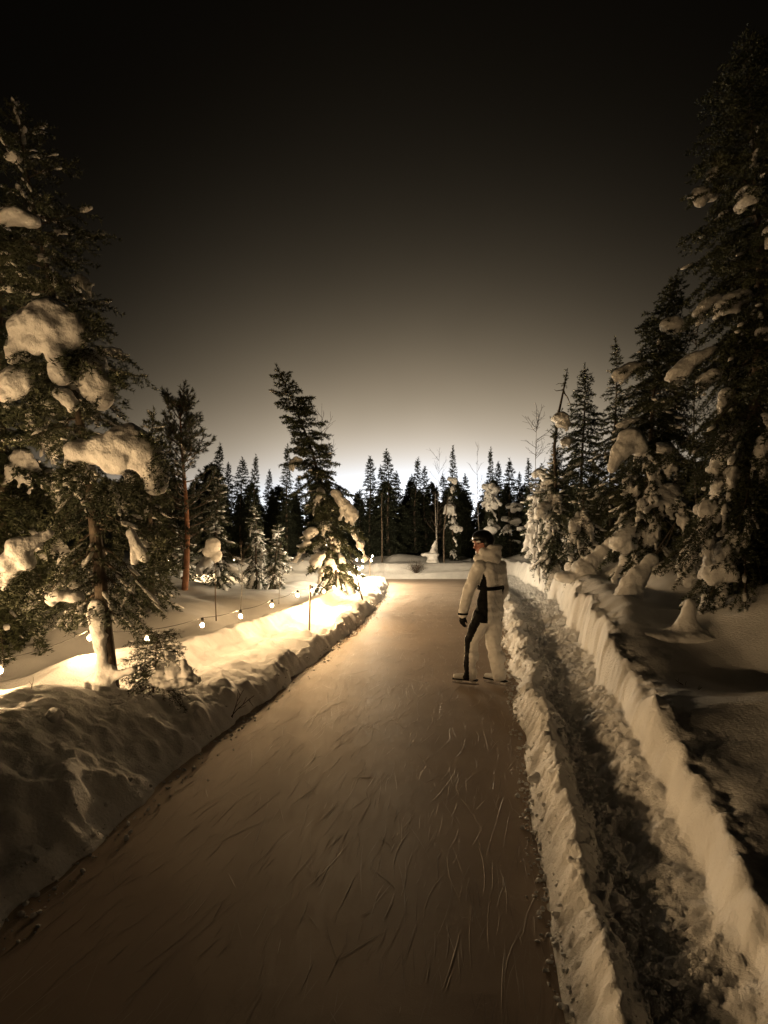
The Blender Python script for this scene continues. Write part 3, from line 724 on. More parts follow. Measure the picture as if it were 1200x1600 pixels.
for k in range(70):
    a = tip[0]+(tip[1]-tip[0])*rgx.random() if k < 45 else tip[2]+(tip[3]-tip[2])*rgx.random()*.9
    ln = .28 if k < 45 else .09
    P0.append(a); P1.append(a+norm(rgx.normal(size=3)+np.array([0, 0, -.2]))*ln*(.4+rgx.random()))
link('crown', mesh_np('tip_tufts', *needles(np.array(P0), np.array(P1), rgx, .02, .055, .014, 3), M['needle']), t)
free_load(t, 877, 654, 14.3, .5, [(0,0,.02,.20,.18,.17),(.10,0,-.12,.15,.15,.18),(-.12,0,.02,.14,.14,.12),(-.05,0,-.14,.10,.1,.12),(.14,0,-.26,.08,.08,.1)], .026, .035, .13, 41)
T = mid(52, 6.0, 1.45, (.05, 0), nbr=210, rb=.08, power=.85)
plant_tree('spruce_tree', T, 6.2, 17.0, 'straight slender spruce next right of the broken-topped one', seed=11, pad=(.3, .06), loads=[('fingers', 5, .6, .0, .5, .7), ('pillow', 3, .5, .1, .6, .7)])
T = mid(53, 5.6, 1.15, (.1, 0), nbr=170, power=1.25, ragged=.6)
plant_tree('spruce_tree', T, 5.95, 14.2, 'spruce with a thin ragged spire between the slender one and the drooping one', seed=12, pad=(.3, .06), loads=[('ball', 3, .35, .4, .8, .6)])
T = mid(54, 4.4, 1.1, (.1, 0), nbr=130)
plant_tree('spruce_tree', T, 5.8, 11.2, 'dense dark spruce filling the gap behind the drooping right-hand spruce', seed=13, pad=(.3, .06), loads=[('fingers', 5, .5, .0, .5, .7)])
T = mid(55, 7.4, 1.2, (.1, 0), nbr=150)
plant_tree('spruce_tree', T, 7.4, 10.6, 'big dark spruce behind the tallest right-hand one', seed=14, pad=(.3, .06))
T = mid(56, 3.3, .95, (-.1, 0), nbr=100, droop=1.0, z0=.02)
t = plant_tree('spruce_tree', T, 5.3, 18.0, 'squat spruce bowed under hanging snow at the bend of the right bank', seed=15, pad=(.8, .09),
               loads=[('drape', 18, .95, .0, .6, .6), ('fingers', 16, .8, .0, .8, .6), ('pillow', 4, .6, .5, 1, .5)])
free_load(t, 843, 738, 17.6, .4, [(0,0,0,.21,.2,.13),(.12,0,-.12,.14,.14,.16),(-.14,0,-.08,.12,.12,.14),*chain((.14,0,-.14),(.22,0,-.5),.12,.07,6)], .035, .03, .13, 42)
T = mid(57, 1.9, .65, (.05, 0), nbr=70, droop=1.1, z0=.02)
plant_tree('spruce_tree', T, 4.35, 12.0, 'small spruce buried in hanging snow behind the bowed stem on the right', seed=16, pad=(.8, .07),
           loads=[('drape', 16, .65, .0, .6, .6), ('fingers', 12, .55, .0, .8, .6)])
# the bush round one bulb at the foot of the near spruce
T = Tree(61, .60, .30, top=(.05, -.02), z0=.05, nbr=90, droop=.9, power=.5, twig=.15, tstep=.028, nl=.026, nw=.005, ds=.012, per=2, rb=.012, low=0)
t = plant_tree('spruce_sapling', T, -2.0, 4.72, 'little spruce sapling wrapped in snow with a bulb shining through it', 'tree', seed=17, pad=(.7, .03))
free_load(t, 268, 1020, 4.6, .3, [*chain((-.03,.02,-.02),(.02,0,-.2),.035,.06,6),*chain((.10,0,-.08),(.15,0,-.22),.03,.06,5),*chain((-.10,0,-.10),(-.12,0,-.22),.03,.05,4),(.03,0,-.24,.24,.14,.05)], .011, .018, .05, 51)
free_load(t, 222, 957, 4.7, .15, [(0,0,0,.05,.05,.045),(.04,0,.01,.04,.04,.03)], .01, .006, .05, 52)

# --- scots pine
def make_pine():
    rg = np.random.default_rng(71); H = 5.2
    root = empty('pine_tree', (-5.15, 14.0, gz(-5.15, 14.0)-.1), 'lone pine with a reddish trunk and airy tufted crown on the left', 'tree')
    tt = np.linspace(0, 1, 14); c = np.stack([.08*np.sin(tt*5), .05*np.cos(tt*4), H*tt], 1)
    link('trunk', mesh_np('trunk', *tubes([(c, .085*(1-tt*.88))], 10), M['pine_bark'], True), root)
    polys = []; P0 = []; P1 = []; br = []
    for k in range(88):
        u = rg.random(); t = .22+.78*u; p = np.array([np.interp(t, tt, c[:, i]) for i in range(3)])
        L = (1.05*(1-u)**.55+.15)*(.5+.65*rg.random())*(.7 if u < .2 else 1); az = k*2.4+rg.normal(0, .3); pit = -.12+.75*u+rg.normal(0, .15)
        pts = [p]
        for q in range(5):
            pit += .10+rg.normal(0, .08); az += rg.normal(0, .18)
            pts.append(pts[-1]+L/5*np.array([math.cos(az)*math.cos(pit), math.sin(az)*math.cos(pit), math.sin(pit)]))
        pts = np.array(pts); polys.append((pts, np.linspace(.02, .006, 6))); br.append((u, pts, L, az))
        for q in range(2, 6):
            for w in range(3 if q < 5 else 4):
                d = norm(pts[q]-pts[q-1]+rg.normal(0, .09, 3)+np.array([0, 0, .05])); e = pts[q]+d*(.10+.16*rg.random())
                polys.append((np.array([pts[q], e]), np.array([.006, .004]))); P0.append(pts[q]+(e-pts[q])*.4); P1.append(e)
    link('branches', mesh_np('branches', *tubes(polys, 4), M['bark'], True), root)
    link('crown', mesh_np('crown', *needles(np.array(P0), np.array(P1), rg, .010, .085, .014, 2.2, .85), M['pine']), root)
    tag(link('snow_dusting', mesh_np('snow_dusting', *pads(br, rg, .5, .07, .6, 2), M['load'], True), root), kind='stuff')
make_pine()

# --- stems bent over or wrapped by snow
def snow_stem(name, pts, r, label, cat, twigs=(), snow_r=.06, seed=0, extra=(), from_=0.0, voxel=.022, cover=1.0, upto=1.0):
    pts = np.array(pts, float); b0 = pts[0].copy(); b0[2] = gz(b0[0], b0[1])-.05; loc = pts-b0; loc[0, 2] = 0
    root = empty(name, tuple(b0), label, cat)
    n = len(loc); tt = np.linspace(0, 1, 24); cu = np.stack([np.interp(tt, np.linspace(0, 1, n), loc[:, i]) for i in range(3)], 1)
    for _ in range(3): cu[1:-1] = (cu[:-2]+2*cu[1:-1]+cu[2:])/4
    link('stem', mesh_np('stem', *tubes([(cu, r*(1-tt*.75))] + [(np.array(w)-b0, np.linspace(r*.4, .003, len(w))) for w in twigs], 6), M['bark'], True), root)
    rg = np.random.default_rng(seed); sp = []
    for p, t in zip(cu, tt):
        if t < from_ or t > upto or rg.random() > cover: continue
        k = snow_r*(1-.85*t**.6)*(.85+.3*rg.random()) + .25*snow_r*(1-t)*0
        sp.append((p[0]+.01*rg.normal(), p[1]-.3*k, p[2]+k*.35, k*1.1, k, k*1.05))
    for e in extra: sp.append((e[0]-b0[0], e[1]-b0[1], e[2]-b0[2], *e[3:]))
    if sp: link('snow_load', blob_mesh('stem_snow', sp, voxel, M['load'], 4, min(snow_r*.22, .03), min(snow_r*1.6, .16), seed, one=True), root)
    return root
A = at
def G(x, y, dz=0.0): return np.array([x, y, gz(x, y)+dz])
_b = G(4.15, 11.4); snow_stem('bent_sapling', [_b, _b+[.25,-.05,.30], _b+[.62,-.1,.68], _b+[.98,-.1,.92], _b+[1.2,-.1,.95]], .03, 'bowed stem sheathed in snow leaning off the right bank behind the skater', 'sapling', snow_r=.24, seed=1, voxel=.028,
          twigs=[[_b+[.62,-.1,.68], _b+[.75,-.1,.62], _b+[.85,-.1,.45]]], extra=[(*(_b+[-.2,0,-.05]), .4,.3,.15)])
_b = G(3.30, 7.4); snow_stem('bent_sapling', [_b, _b+[.10,0,.22], _b+[.38,0,.55], _b+[.72,.1,1.0]], .022, 'slanting sapling with a thick snow sleeve under the drooping right spruce', 'sapling', snow_r=.20, seed=2, voxel=.022, upto=.62,
          extra=[(*(_b+[.16,-.02,.30]), .14,.1,.11)], twigs=[[_b+[.38,0,.55], _b+[.55,0,.70], _b+[.66,0,.98]]])
_b = G(3.06, 5.5); snow_stem('snowy_stump', [_b, _b+[.02,0,.14], _b+[.04,0,.34]], .03, 'small stump under a flared cone of snow before the tallest right spruce', 'stump', snow_r=.10, seed=3,
          extra=[(*(_b+[.035*t, 0, .30*t]), .05+.13*(1-t)**2, .05+.12*(1-t)**2, .06) for t in np.linspace(0,1,9)]+[(*(_b+[.05,0,-.03]), .42,.3,.07), (*(_b+[-.25,.05,-.04]), .3,.3,.07)])
snow_stem('snowy_sapling', [A(338,940,9.4), A(336,915,9.4), A(337,890,9.4), A(332,862,9.4)], .012, 'thin sapling under a round ball of snow in the dark hollow left of the bulbs', 'sapling', snow_r=.045, seed=4, cover=1,
          extra=[(*A(333,852,9.4), .14,.13,.15),(*A(325,862,9.4), .10,.1,.1),(*A(338,868,9.4), .1,.1,.12)])
snow_stem('snowy_stump', [A(676,868,27.2), A(677,858,27.2), A(680,846,27.2)], .03, 'pointed snow-wrapped stub on top of the far bank', 'stump', snow_r=.30, seed=5, voxel=.05, extra=[(*A(672,867,27.1), .5,.3,.12)])
snow_stem('bent_sapling', [A(567,940,13.6), A(561,915,13.6), A(553,885,13.7), A(543,850,13.9)], .028, 'bare leaning pole of a sapling at the foot of the leaning spruce', 'sapling', snow_r=.02, seed=6, cover=.35)
snow_stem('bent_birch', [A(694,864,26.9), A(693,835,26.9), A(697,800,26.9), A(700,775,27)], .05, 'pale kinked birch stem at the far bank below the snowy treeline spruce', 'birch', snow_r=.05, seed=7, cover=1)
snow_stem('birch_stem', [A(597,862,27.5), A(597,830,27.5), A(596,800,27.5), A(597,770,27.5)], .05, 'snow-flecked birch stem standing left of the far bank', 'birch', snow_r=.05, seed=8, cover=1)

# --- leafless birches against the sky
def birch(px, py_top, Y, spread, label, seed, n=26, base_py=None, r=.022):
    rg = np.random.default_rng(seed); p = A(px, py_top, Y); zb = gz(p[0], p[1])-.05; H = p[2]-zb
    root = empty('bare_birch', (p[0], p[1], zb), label, 'birch')
    tt = np.linspace(0, 1, 9); c = np.stack([.05*H*.3*np.sin(tt*4+seed), 0*tt, H*tt], 1); c[:, :2] -= c[-1, :2]*tt[:, None]
    link('trunk', mesh_np('trunk', *tubes([(c, r*(1-.85*tt))], 6), M['birch'], True), root)
    pol = []
    for k in range(n):
        t = .3+.65*rg.random(); q = np.array([np.interp(t, tt, c[:, i]) for i in range(3)]); az = rg.random()*6.28; L = spread*(1-t*.6)*(.4+.8*rg.random()); pit = .75+.2*rg.normal()
        pts = [q]
        for w in range(5):
            pit += .06+.06*rg.normal(); az += .15*rg.normal()
            pts.append(pts[-1]+L/5*np.array([math.cos(az)*math.cos(pit), math.sin(az)*math.cos(pit), math.sin(pit)]))
        pol.append((np.array(pts), np.linspace(r*.35, .003, 6)))
        for w in range(4):
            a0 = pts[1+w]; e = a0+norm(pts[2+w]-pts[1+w]+rg.normal(0, .06, 3))*L*.35; pol.append((np.array([a0, e]), np.array([r*.18, .003])))
    link('branches', mesh_np('branches', *tubes(pol, 4), M['twig'], True), root)
birch(503, 630, 16.5, 1.3, 'thin leafless birch rising behind the leaning spruce', 1)
birch(840, 640, 16.5, 1.3, 'leafless birch whose fine twigs fan out left of the broken-topped spruce', 2)
birch(1092, 450, 10.5, 1.6, 'tall leafless birch in the gap between the two big right-hand spruces', 3, 34)
birch(686, 705, 29.0, 1.6, 'hair-thin birch in the treeline just left of the tall snowy spruce', 4, 20)
birch(437, 850, 12.5, .5, 'bare waist-high sapling standing in the hollow before the leaning spruce', 5, 12, r=.010)
birch(376, 850, 11.5, .5, 'bare thin sapling in the hollow right of the snow-ball sapling', 6, 10, r=.010)
birch(680, 770, 27.2, 1.0, 'slim pale birch stem on the far bank below the treeline', 7, 10, r=.05)
birch(747, 690, 27.5, 1.2, 'faint leafless birch in the treeline above the skater', 8, 22)

# --- shrubs and twigs poking from the snow
def twigs(name, x, y, n, h, label, seed, zoff=-.02, lean=.4, cat='shrub'):
    rg = np.random.default_rng(seed); root = empty(name, (x, y, gz(x, y)+zoff), label, cat); pol = []
    for k in range(n):
        az = rg.random()*6.28; pit = 1.35-lean*rg.random(); pts = [np.array([.02*rg.normal(), .02*rg.normal(), -.03])]; L = h*(.5+.6*rg.random())
        for w in range(5):
            pit += .12*rg.normal(); az += .25*rg.normal(); pts.append(pts[-1]+L/5*np.array([math.cos(az)*math.cos(pit), math.sin(az)*math.cos(pit), math.sin(pit)]))
        pol.append((np.array(pts), np.linspace(.004, .0015, 6)*(1+h)))
        for w in range(3):
            a0 = pts[2+w]; e = a0+norm(rg.normal(0, .6, 3)+np.array([0, 0, .8]))*L*.25; pol.append((np.array([a0, e]), np.array([.002, .001])*(1+h)))
    link('twig', mesh_np('twig', *tubes(pol, 4), M['twig'], True), root)
p = A(650, 890, 25.9); twigs('bare_shrub', p[0], p[1], 60, .75, 'round reddish-brown bare shrub against the far bank', 11, lean=1.0)
twigs('dead_twig', -1.42, 5.0, 2, .42, 'crooked dead twig standing in the left bank beside the ice', 12, lean=.3, cat='twig')
twigs('dead_twig', -1.22, 5.15, 4, .22, 'tangle of dark roots sticking out of the left bank face low down', 13, zoff=-.12, lean=1.3, cat='twig')
twigs('dead_twig', -2.62, 4.15, 1, .16, 'single short twig in the bright snow at the far left', 14, lean=.2, cat='twig')
twigs('dead_twig', 1.62, 6.3, 3, .14, 'few short twigs in the ridge just right of the skates', 15, lean=1.0, cat='twig')
twigs('dead_twig', 2.35, 4.2, 2, .2, 'snow-dusted twig lying on the shadowed snow beyond the cut edge', 16, lean=1.3, cat='twig')

# --- posts that carry the string
def post(px, py0, py1, Y, label, lean=0.0, r=.016):
    p = A(px, py1, Y); z = gz(p[0], p[1]); top = A(px, py0, Y)[2]
    v, f = tubes([(np.array([[0, 0, -.1], [lean*.5, 0, (top-z)*.5], [lean, 0, top-z], [lean, 0, top-z+.006]]), np.array([r, r, r*.95, .001]))], 8)
    o = link('post', mesh_np('post', v, f, M['post'], False)); o.location = (p[0], p[1], z)
    tag(o, label, 'post', 'posts holding up the string of bulbs')
post(483, 914, 960, 8.9, 'thin wooden post standing by the bulbs halfway along the left bank', .02)
post(578, 872, 897, 20.6, 'short dark post among the bright bulbs at the far tip of the bank')

# ------------------------------------------------------------------ far treeline
FARM = []
for k in range(7):
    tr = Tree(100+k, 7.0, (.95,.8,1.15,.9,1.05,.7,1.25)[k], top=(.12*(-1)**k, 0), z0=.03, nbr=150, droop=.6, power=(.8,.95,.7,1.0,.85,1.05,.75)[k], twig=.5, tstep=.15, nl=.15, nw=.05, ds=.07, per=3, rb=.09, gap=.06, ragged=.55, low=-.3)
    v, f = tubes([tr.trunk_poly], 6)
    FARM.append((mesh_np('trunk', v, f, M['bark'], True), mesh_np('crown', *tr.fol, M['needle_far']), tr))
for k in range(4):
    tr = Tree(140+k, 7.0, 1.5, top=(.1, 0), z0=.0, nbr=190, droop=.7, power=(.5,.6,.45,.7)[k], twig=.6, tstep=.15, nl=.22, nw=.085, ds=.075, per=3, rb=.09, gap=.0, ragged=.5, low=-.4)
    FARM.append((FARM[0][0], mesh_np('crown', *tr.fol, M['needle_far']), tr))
def far_tree(x, y, ztop, var, label, group, rz=0.0, wide=1.0, loads=0, seed=0):
    z = gz(x, y)-.15; s = (ztop-z)/7.0
    root = empty('spruce_tree', (x, y, z), label, 'tree', group, rz); root.scale = (s*wide, s*wide, s)
    link('trunk', FARM[var][0], root); link('crown', FARM[var][1], root)
    if loads:
        rg = np.random.default_rng(seed)
        cand = [b for b in FARM[var][2].branches if b[0] < .75 and math.sin(b[3]+rz) < .1]; rg.shuffle(cand)
        for b_ in cand[:loads]:
            put_load(root, ('fingers', 'ball', 'drape', 'pillow')[rg.integers(4)], b_[1][4], b_[3], .8*(.6+.6*rg.random()), rg)
tips = [(340,700,33),(357,727,36),(375,720,34),(397,717,31),(422,738,37),(447,703,30),(468,748,36)]
words = ['first','second','third','fourth','fifth','sixth','seventh','eighth','ninth','tenth','eleventh','twelfth','thirteenth','fourteenth','fifteenth']
rg = np.random.default_rng(3)
for k, (px, py, Yd) in enumerate(tips):
    p = A(px, py, Yd); far_tree(p[0], p[1], p[2], k % 7, 'dark treeline spruce between the pine and the leaning spruce, %s tip from the pine' % words[k], 'spruces of the far treeline', rg.random()*6, .95+.5*rg.random())
tips = [(562,768,34),(578,718,31),(597,733,34),(608,709,30),(620,741,35),(640,746,36),(648,722,32),(665,734,33),(683,762,35),(695,746,36)]
for k, (px, py, Yd) in enumerate(tips):
    p = A(px, py, Yd); far_tree(p[0], p[1], p[2], (k*3+1) % 7, 'dark treeline spruce right of the leaning spruce, %s tip counting rightward' % words[k], 'spruces of the far treeline', rg.random()*6, .95+.5*rg.random())
p = A(708, 704, 28.6); far_tree(p[0], p[1], p[2], 3, 'tallest treeline spruce left of the skater, its lower boughs spotted with snow', 'spruces of the far treeline', 1.0, .85, 12, 1)
p = A(765, 708, 27.6); far_tree(p[0], p[1], p[2], 5, 'narrow treeline spruce right above the helmet, clumped with snow', 'spruces of the far treeline', 2.0, .9, 14, 2)
tips = [(727,745,34),(780,726,31),(797,722,29.5),(812,742,33),(826,722,26),(845,735,33)]
for k, (px, py, Yd) in enumerate(tips):
    p = A(px, py, Yd); far_tree(p[0], p[1], p[2], (k*2+2) % 7, 'dark treeline spruce between the tallest treeline spruce and the right-hand wood, %s tip counting rightward' % words[k], 'spruces of the far treeline', rg.random()*6, 1.1, 4 if k in (2, 4) else 0, k)
# the black wall of lower spruces between and behind them
lab = 'low dark spruce lost in the black forest wall below the treeline tips'
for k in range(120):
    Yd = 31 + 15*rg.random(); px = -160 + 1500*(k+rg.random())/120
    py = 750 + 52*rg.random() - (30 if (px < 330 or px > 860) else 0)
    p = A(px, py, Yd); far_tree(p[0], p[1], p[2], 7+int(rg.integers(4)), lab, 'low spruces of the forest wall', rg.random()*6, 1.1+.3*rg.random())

# ------------------------------------------------------------------ the skater
def make_person():
    ox, oy = 1.16, 6.37
    root = empty('person', (ox, oy, .006), 'skater in white suit with black side panels and helmet, looking left', 'person')
    # facing away and to the left; bl = the body's left, bf = forward
    yaw = R_(38); bf = np.array([-math.sin(yaw), math.cos(yaw), 0]); bl = np.array([-math.cos(yaw), -math.sin(yaw), 0]); up = np.array([0, 0, 1.])
    def W(l, f, z, o=(0, 0)): return np.array([o[0], o[1], 0]) + bl*l + bf*f + up*z
    sp = []
    def tube(p, q, r0, r1, n=8):
        for t in np.linspace(0, 1, n): sp.append((*(p+(q-p)*t), r0+(r1-r0)*t))
    O = (.055, 0)                                                  # body axis above the ice
    def slab(z, hw, r, f=0.0, dx=0.0):                             # torso slice: spheres side by side
        for l in np.linspace(-1, 1, 5): sp.append((*W(l*(hw-r), f-abs(l)*.012, z, (O[0]+dx, 0)), r, r, r*1.05))
    for z, hw, r, f, dx in [(.80,.185,.118,-.01,.0),(.87,.192,.122,-.015,.005),(.94,.182,.116,-.005,.012),(1.01,.165,.105,.0,.02),(1.08,.156,.100,.0,.026),(1.15,.162,.104,.0,.03),
                            (1.22,.175,.112,-.005,.032),(1.29,.188,.116,-.008,.032),(1.36,.185,.104,-.005,.03),(1.42,.145,.082,.0,.025)]: slab(z, hw, r, f, dx)
    # legs
    hipL, kneeL, ankL = W(.095, 0, .80, O), np.array([-.125, .06, .50]), np.array([-.165, -.02, .13])
    hipR, kneeR, ankR = W(-.095, 0, .80, O), np.array([.125, .02, .47]), np.array([.175, -.04, .13])
    tube(hipL, kneeL, .118, .086, 9); tube(kneeL, ankL, .086, .070, 9); sp.append((*(kneeL*.5+ankL*.5+np.array([.015,-.02,.02])), .083))
    tube(hipR, kneeR, .118, .092, 9); tube(kneeR, ankR, .092, .078, 9); sp.append((*(kneeR*.5+ankR*.5+np.array([.015,-.02,.02])), .090))
    for a in (ankL, ankR): sp.append((*(a-up*.035), .082, .082, .05))   # flared hems over the boots
    # arms
    shL, elL, wrL = W(.185, 0, 1.375, (O[0]+.02, 0)), np.array([-.185, -.05, 1.08]), np.array([-.245, -.06, .835])
    shR, elR, wrR = W(-.185, 0, 1.375, (O[0]+.02, 0)), np.array([.27, .16, 1.08]), np.array([.22, .26, .86])
    tube(shL, elL, .085, .070, 9); tube(elL, wrL, .070, .054, 9)
    tube(shR, elR, .085, .068, 9); tube(elR, wrR, .068, .052, 9)
    # neck and head, turned left over the shoulder
    hc = np.array([-.005, .02, 1.655]); hl = norm(np.array([-.90, -.42, -.10]))           # gaze
    hr = norm(np.cross(hl, up)); hu = np.cross(hr, hl)
    tube(W(0, .0, 1.42, (O[0]+.02, 0)), hc-hu*.09-hl*.01, .064, .056, 5)
    def Hd(f, r, u): return hc+hl*f+hr*r+hu*u
    for f, r, u, s in [(-.02,0,.03,.092),(.0,0,.0,.085),(.03,0,-.03,.072),(.045,0,-.075,.05),(.055,0,-.095,.036),(.02,.045,-.05,.045),(.02,-.045,-.05,.045),(.05,.035,-.03,.036),(.05,-.035,-.03,.036)]:
        sp.append((*Hd(f, r, u), s))
    for t in np.linspace(0, 1, 4): sp.append((*Hd(.083+.026*t, 0, .005-.045*t), .013+.005*t))       # nose
    sp.append((*Hd(.088, 0, -.073), .016, .016, .010)); sp.append((*Hd(.082, 0, .028), .030, .03, .012))
    me = blob_mesh('body', sp, .0095, None, 3, .009, .075, 3)
    for k in ('suit', 'black', 'skin'): me.materials.append(M[k])
    n = len(me.polygons); c = np.empty(n*3, np.float32); me.polygons.foreach_get('center', c); c = c.reshape(-1, 3)
    nn = np.empty(n*3, np.float32); me.polygons.foreach_get('normal', nn); nn = nn.reshape(-1, 3)
    idx = np.zeros(n, np.int32)
    def seg_d(p, q):
        d = q-p; t = np.clip(((c-p)@d)/(d@d), 0, 1); return np.linalg.norm(c-(p+d*t[:, None]), axis=1), t
    dAL = np.minimum(seg_d(shL, elL)[0], seg_d(elL, wrL)[0]); dAR = np.minimum(seg_d(shR, elR)[0], seg_d(elR, wrR)[0])
    body_axis = np.stack([np.interp(c[:, 2], [.8, 1.42], [O[0], O[0]+.03]), 0*c[:, 0]], 1)
    rel = c[:, :2]-body_axis; ll = rel@bl[:2]; ff = rel@bf[:2]
    ang = np.degrees(np.arctan2(ff, ll))                                                # 0 = body's left, 180 = right
    arm = ((dAL < .10) & (np.abs(ll) > .13) & (c[:, 2] < 1.45) & (c[:, 2] > .78) & (dAL < np.maximum(.085, .02))) | ((dAR < .088) & (c[:, 2] > .8))
    halfw = np.interp(c[:, 2], [.75, .85, .95, 1.08, 1.25, 1.33], [32, 33, 31, 26, 20, 8])
    tor = (c[:, 2] > .74) & (c[:, 2] < 1.33)
    side = (np.abs(ang+8) < halfw) | (np.abs(np.abs(ang-8)-180) < halfw)
    idx[tor & side & ~arm] = 1
    for hip, knee, ank, s in ((hipL, kneeL, ankL, 1), (hipR, kneeR, ankR, -1)):
        d1, t1_ = seg_d(hip, knee); d2, t2_ = seg_d(knee, ank)
        mine = (np.minimum(d1, d2) < .13) & (c[:, 2] < .76) & (((c-hipL*.5-hipR*.5)@np.array([1, 0, 0])*-s > -.02*0) if True else True)
        ax = np.where((c[:, 2] > knee[2])[:, None], hip+(knee-hip)*t1_[:, None], knee+(ank-knee)*t2_[:, None])
        rr = c-ax; a = np.degrees(np.arctan2(rr@bf, (rr@bl)*s))
        hw = np.interp(c[:, 2], [.1, .3, .5, .76], [46, 36, 36, 40])
        idx[mine & (np.abs(a-4) < hw)] = 1
    face = (np.linalg.norm(c-hc, axis=1) < .17) & (c[:, 2] > 1.525)
    idx[face] = 2
    me.polygons.foreach_set('material_index', idx); me.update()
    body = link('body', me, root)
    # eyes and lips
    ev, ef = ICO1
    for s in (-1, 1):
        o = link('eye', mesh_np('eye', ev*np.array([.011, .011, .007]), ef, M['hair'], True), body); o.location = tuple(Hd(.083, s*.032, .0))
    v, f = tubes([(np.array([Hd(.083, -.024, -.071), Hd(.098, 0, -.069), Hd(.083, .024, -.071)]), np.array([.003, .007, .003]))], 6)
    link('lips', mesh_np('lips', v, f, M['skin'], True), body)
    # hair strands below the helmet
    hp = [(np.array([Hd(.02, s*.082, -.02), Hd(.03, s*.085, -.08), Hd(.035, s*.075, -.16)]), np.array([.014, .016, .006])) for s in (-1, 1)]
    link('hair', mesh_np('hair', *tubes(hp, 6), M['hair'], True), root)
    # helmet: shell, brim, ear pads, white band, strap
    hs = [(*Hd(-.02, 0, .055), .118, .118, .105), (*Hd(-.05, 0, .03), .112, .112, .10), (*Hd(.02, 0, .07), .10, .10, .085), (*Hd(-.03, .06, .0), .07, .07, .08), (*Hd(-.03, -.06, .0), .07, .07, .08)]
    hm = link('helmet', blob_mesh('helmet', hs, .011, M['helmet'], 3), root)
    br = []
    for t in np.linspace(-1, 1, 9): br.append((*Hd(.085+.03*(1-t*t), t*.075, .042+.004*(1-t*t)), .022, .022, .010))
    link('brim', blob_mesh('brim', br, .007, M['helmet'], 2), hm)
    bd = [(*Hd(.078+.012*(1-t*t), t*.066, .024), .014, .014, .011) for t in np.linspace(-1, 1, 9)]
    link('band', blob_mesh('band', bd, .006, M['suit'], 2), hm)
    st = np.array([Hd(.0, -.088, -.01), Hd(.05, -.075, -.08), Hd(.062, 0, -.128), Hd(.05, .075, -.08), Hd(.0, .088, -.01)])
    link('strap', mesh_np('strap', *tubes([(st, np.full(5, .006)), (np.array([Hd(.062,0,-.128), Hd(.075,.0,-.2)]), np.array([.005, .007]))], 6), M['black'], True), hm)
    # hood bunched behind the neck
    hx = (O[0]+.02, 0)
    hd = []
    for t in np.linspace(-1, 1, 11): hd.append((*W(t*.135, .055-.135*(1-t*t), 1.475+.012*math.sin(t*9), hx), .060, .060, .058+.012*(1-abs(t))))
    for t in np.linspace(-.8, .8, 9): hd.append((*W(t*.13, .04-.12*(1-t*t), 1.55+.018*math.cos(t*6), hx), .062, .060, .058))
    for t in np.linspace(-.6, .6, 7): hd.append((*W(t*.11-.03, .0-.085*(1-t*t), 1.605, hx), .050, .050, .035))
    for t in np.linspace(-1, 1, 7): hd.append((*W(t*.09, .10, 1.46-.02*abs(t), hx), .042, .042, .05))
    link('hood', blob_mesh('hood', hd, .010, M['suit'], 4, .005, .08, 9), root)
    # belt with buckle on the right hip
    bt = []
    for a in np.linspace(0, 2*math.pi, 41):
        bt.append(W(.172*math.cos(a), .118*math.sin(a), 1.135+.006*math.sin(a*2), (O[0]+.03, 0)))
    bt = np.array(bt); V = []; Fq = []
    for k, p in enumerate(bt):
        out = norm(p-np.array([O[0]+.03, 0, p[2]])); V += [p-up*.022, p-up*.022+out*.010, p+up*.022+out*.010, p+up*.022]
    for k in range(40):
        for e in range(4): Fq.append([k*4+e, k*4+(e+1) % 4, k*4+4+(e+1) % 4, k*4+4+e])
    bo = link('belt', mesh_np('belt', V, Fq, M['black'], False), root)
    pb = W(-.178, -.03, 1.125, (O[0]+.03, 0)); link('buckle', blob_mesh('buckle', [(*pb, .028, .02, .036), (*(pb-up*.04), .016, .014, .05)], .007, M['black'], 2), bo)
    # gloved hands, five fingers each
    def hand(wr, down, side, palm_n, s):
        d = norm(down); a = norm(side - d*(side@d)); q = np.cross(d, a)
        h = [(*(wr+d*t), .030, .030, .030) for t in (.0, .02)]
        for u in np.linspace(-.028, .028, 4):
            for t in (.03, .055, .08): h.append((*(wr+d*t+a*u), .017))
        for k, (u, ln) in enumerate([(-.032,.058),(-.011,.072),(.011,.066),(.032,.050)]):
            p0 = wr+d*.085+a*u; m1 = p0+d*ln*.5+q*.012; e = m1+d*ln*.35+q*.03
            for t in np.linspace(0, 1, 4): h.append((*(p0+(m1-p0)*t), .0105))
            for t in np.linspace(0, 1, 4): h.append((*(m1+(e-m1)*t), .0095))
        p0 = wr+d*.035-a*.034
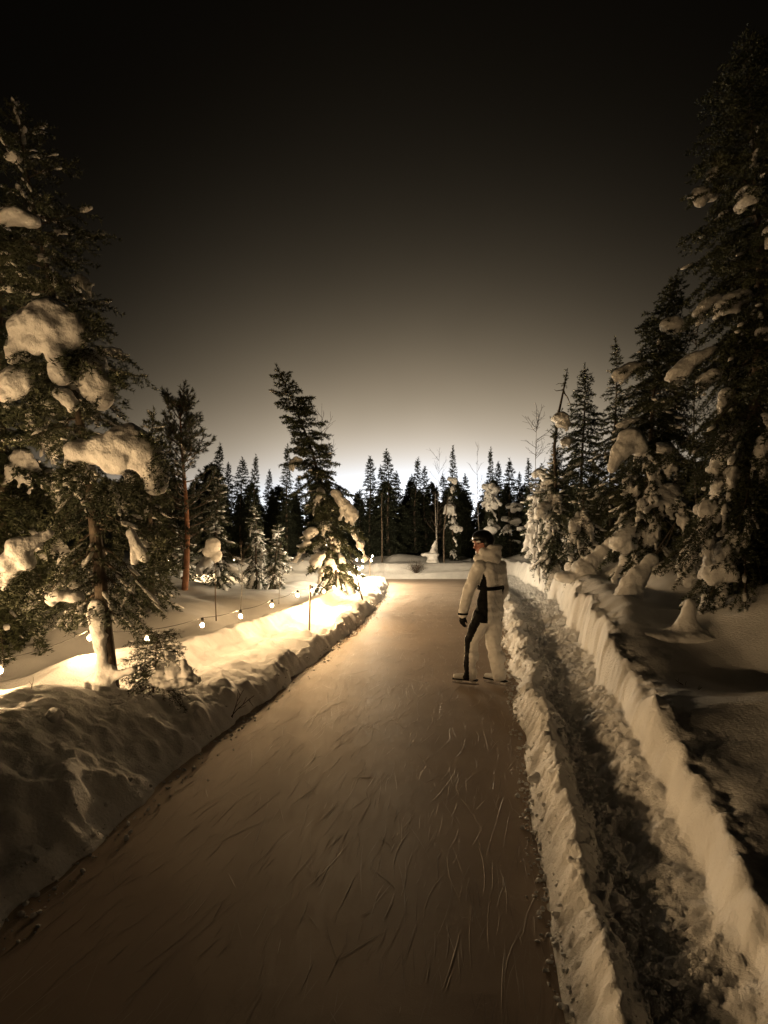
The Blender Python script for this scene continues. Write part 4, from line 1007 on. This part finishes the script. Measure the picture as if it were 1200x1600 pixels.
        for t in np.linspace(0, 1, 6): h.append((*(p0+(d*.055-a*.022+q*.02)*t), .0125-.003*t))
        link('glove', blob_mesh('glove', h, .0055, M['black'], 1), root)
    hand(wrL-up*.005, np.array([-.10, -.02, -1.0]), bf, bl, 1)
    hand(wrR-up*.005, np.array([-.15, .2, -1.0]), bf, -bl, -1)
    v, f = tubes([(np.array([wrL-up*.012, wrL+up*.012]), np.array([.060, .062]))], 16); link('cuff', mesh_np('cuff', v, f, M['black'], True), root)
    # skates
    def skate(ank, toe, s):
        t = norm(np.array([toe[0], toe[1], 0])); sd = np.array([-t[1], t[0], 0]); o = np.array([ank[0], ank[1], 0])
        r = link('skate', None, root) if False else None
        b = [(*(o-t*.045+up*.105), .046, .046, .05), (*(o-t*.05+up*.15), .046, .046, .06)]
        for w in np.linspace(0, 1, 8): b.append((*(o+t*(-.04+.20*w)+up*(.103-.016*w)), .044-.008*w, .044-.008*w, .046-.014*w))
        sk = link('skate', blob_mesh('skate', b, .0085, M['boot'], 2), root)
        def plate(x0, x1, z0, z1, w, m, nm, curve=0.0):
            V = []; F = []; n_ = 10
            for k, u in enumerate(np.linspace(0, 1, n_)):
                p = o+t*(x0+(x1-x0)*u); e = curve*max(abs(u-.5)-.36, 0)*2
                V += [p-sd*w+up*(z0+e), p+sd*w+up*(z0+e), p+sd*w+up*z1, p-sd*w+up*z1]
            for k in range(n_-1):
                for e in range(4): F.append([k*4+e, k*4+(e+1) % 4, k*4+4+(e+1) % 4, k*4+4+e])
            F += [[0, 3, 2, 1], [n_*4-4, n_*4-3, n_*4-2, n_*4-1]]
            link(nm, mesh_np(nm, V, F, m, False), sk)
        plate(-.10, .195, .053, .066, .034, M['black'], 'sole')
        plate(-.085, -.03, .024, .053, .010, M['boot'], 'holder'); plate(.08, .15, .024, .053, .010, M['boot'], 'holder')
        plate(-.115, .20, .0, .0245, .0045, M['steel'], 'blade', .04)
    skate(np.array([-.165, -.02]), np.array([-.93, .36]), 1)
    skate(np.array([.175, -.04]), np.array([-.72, .70]), -1)
    return root
make_person()
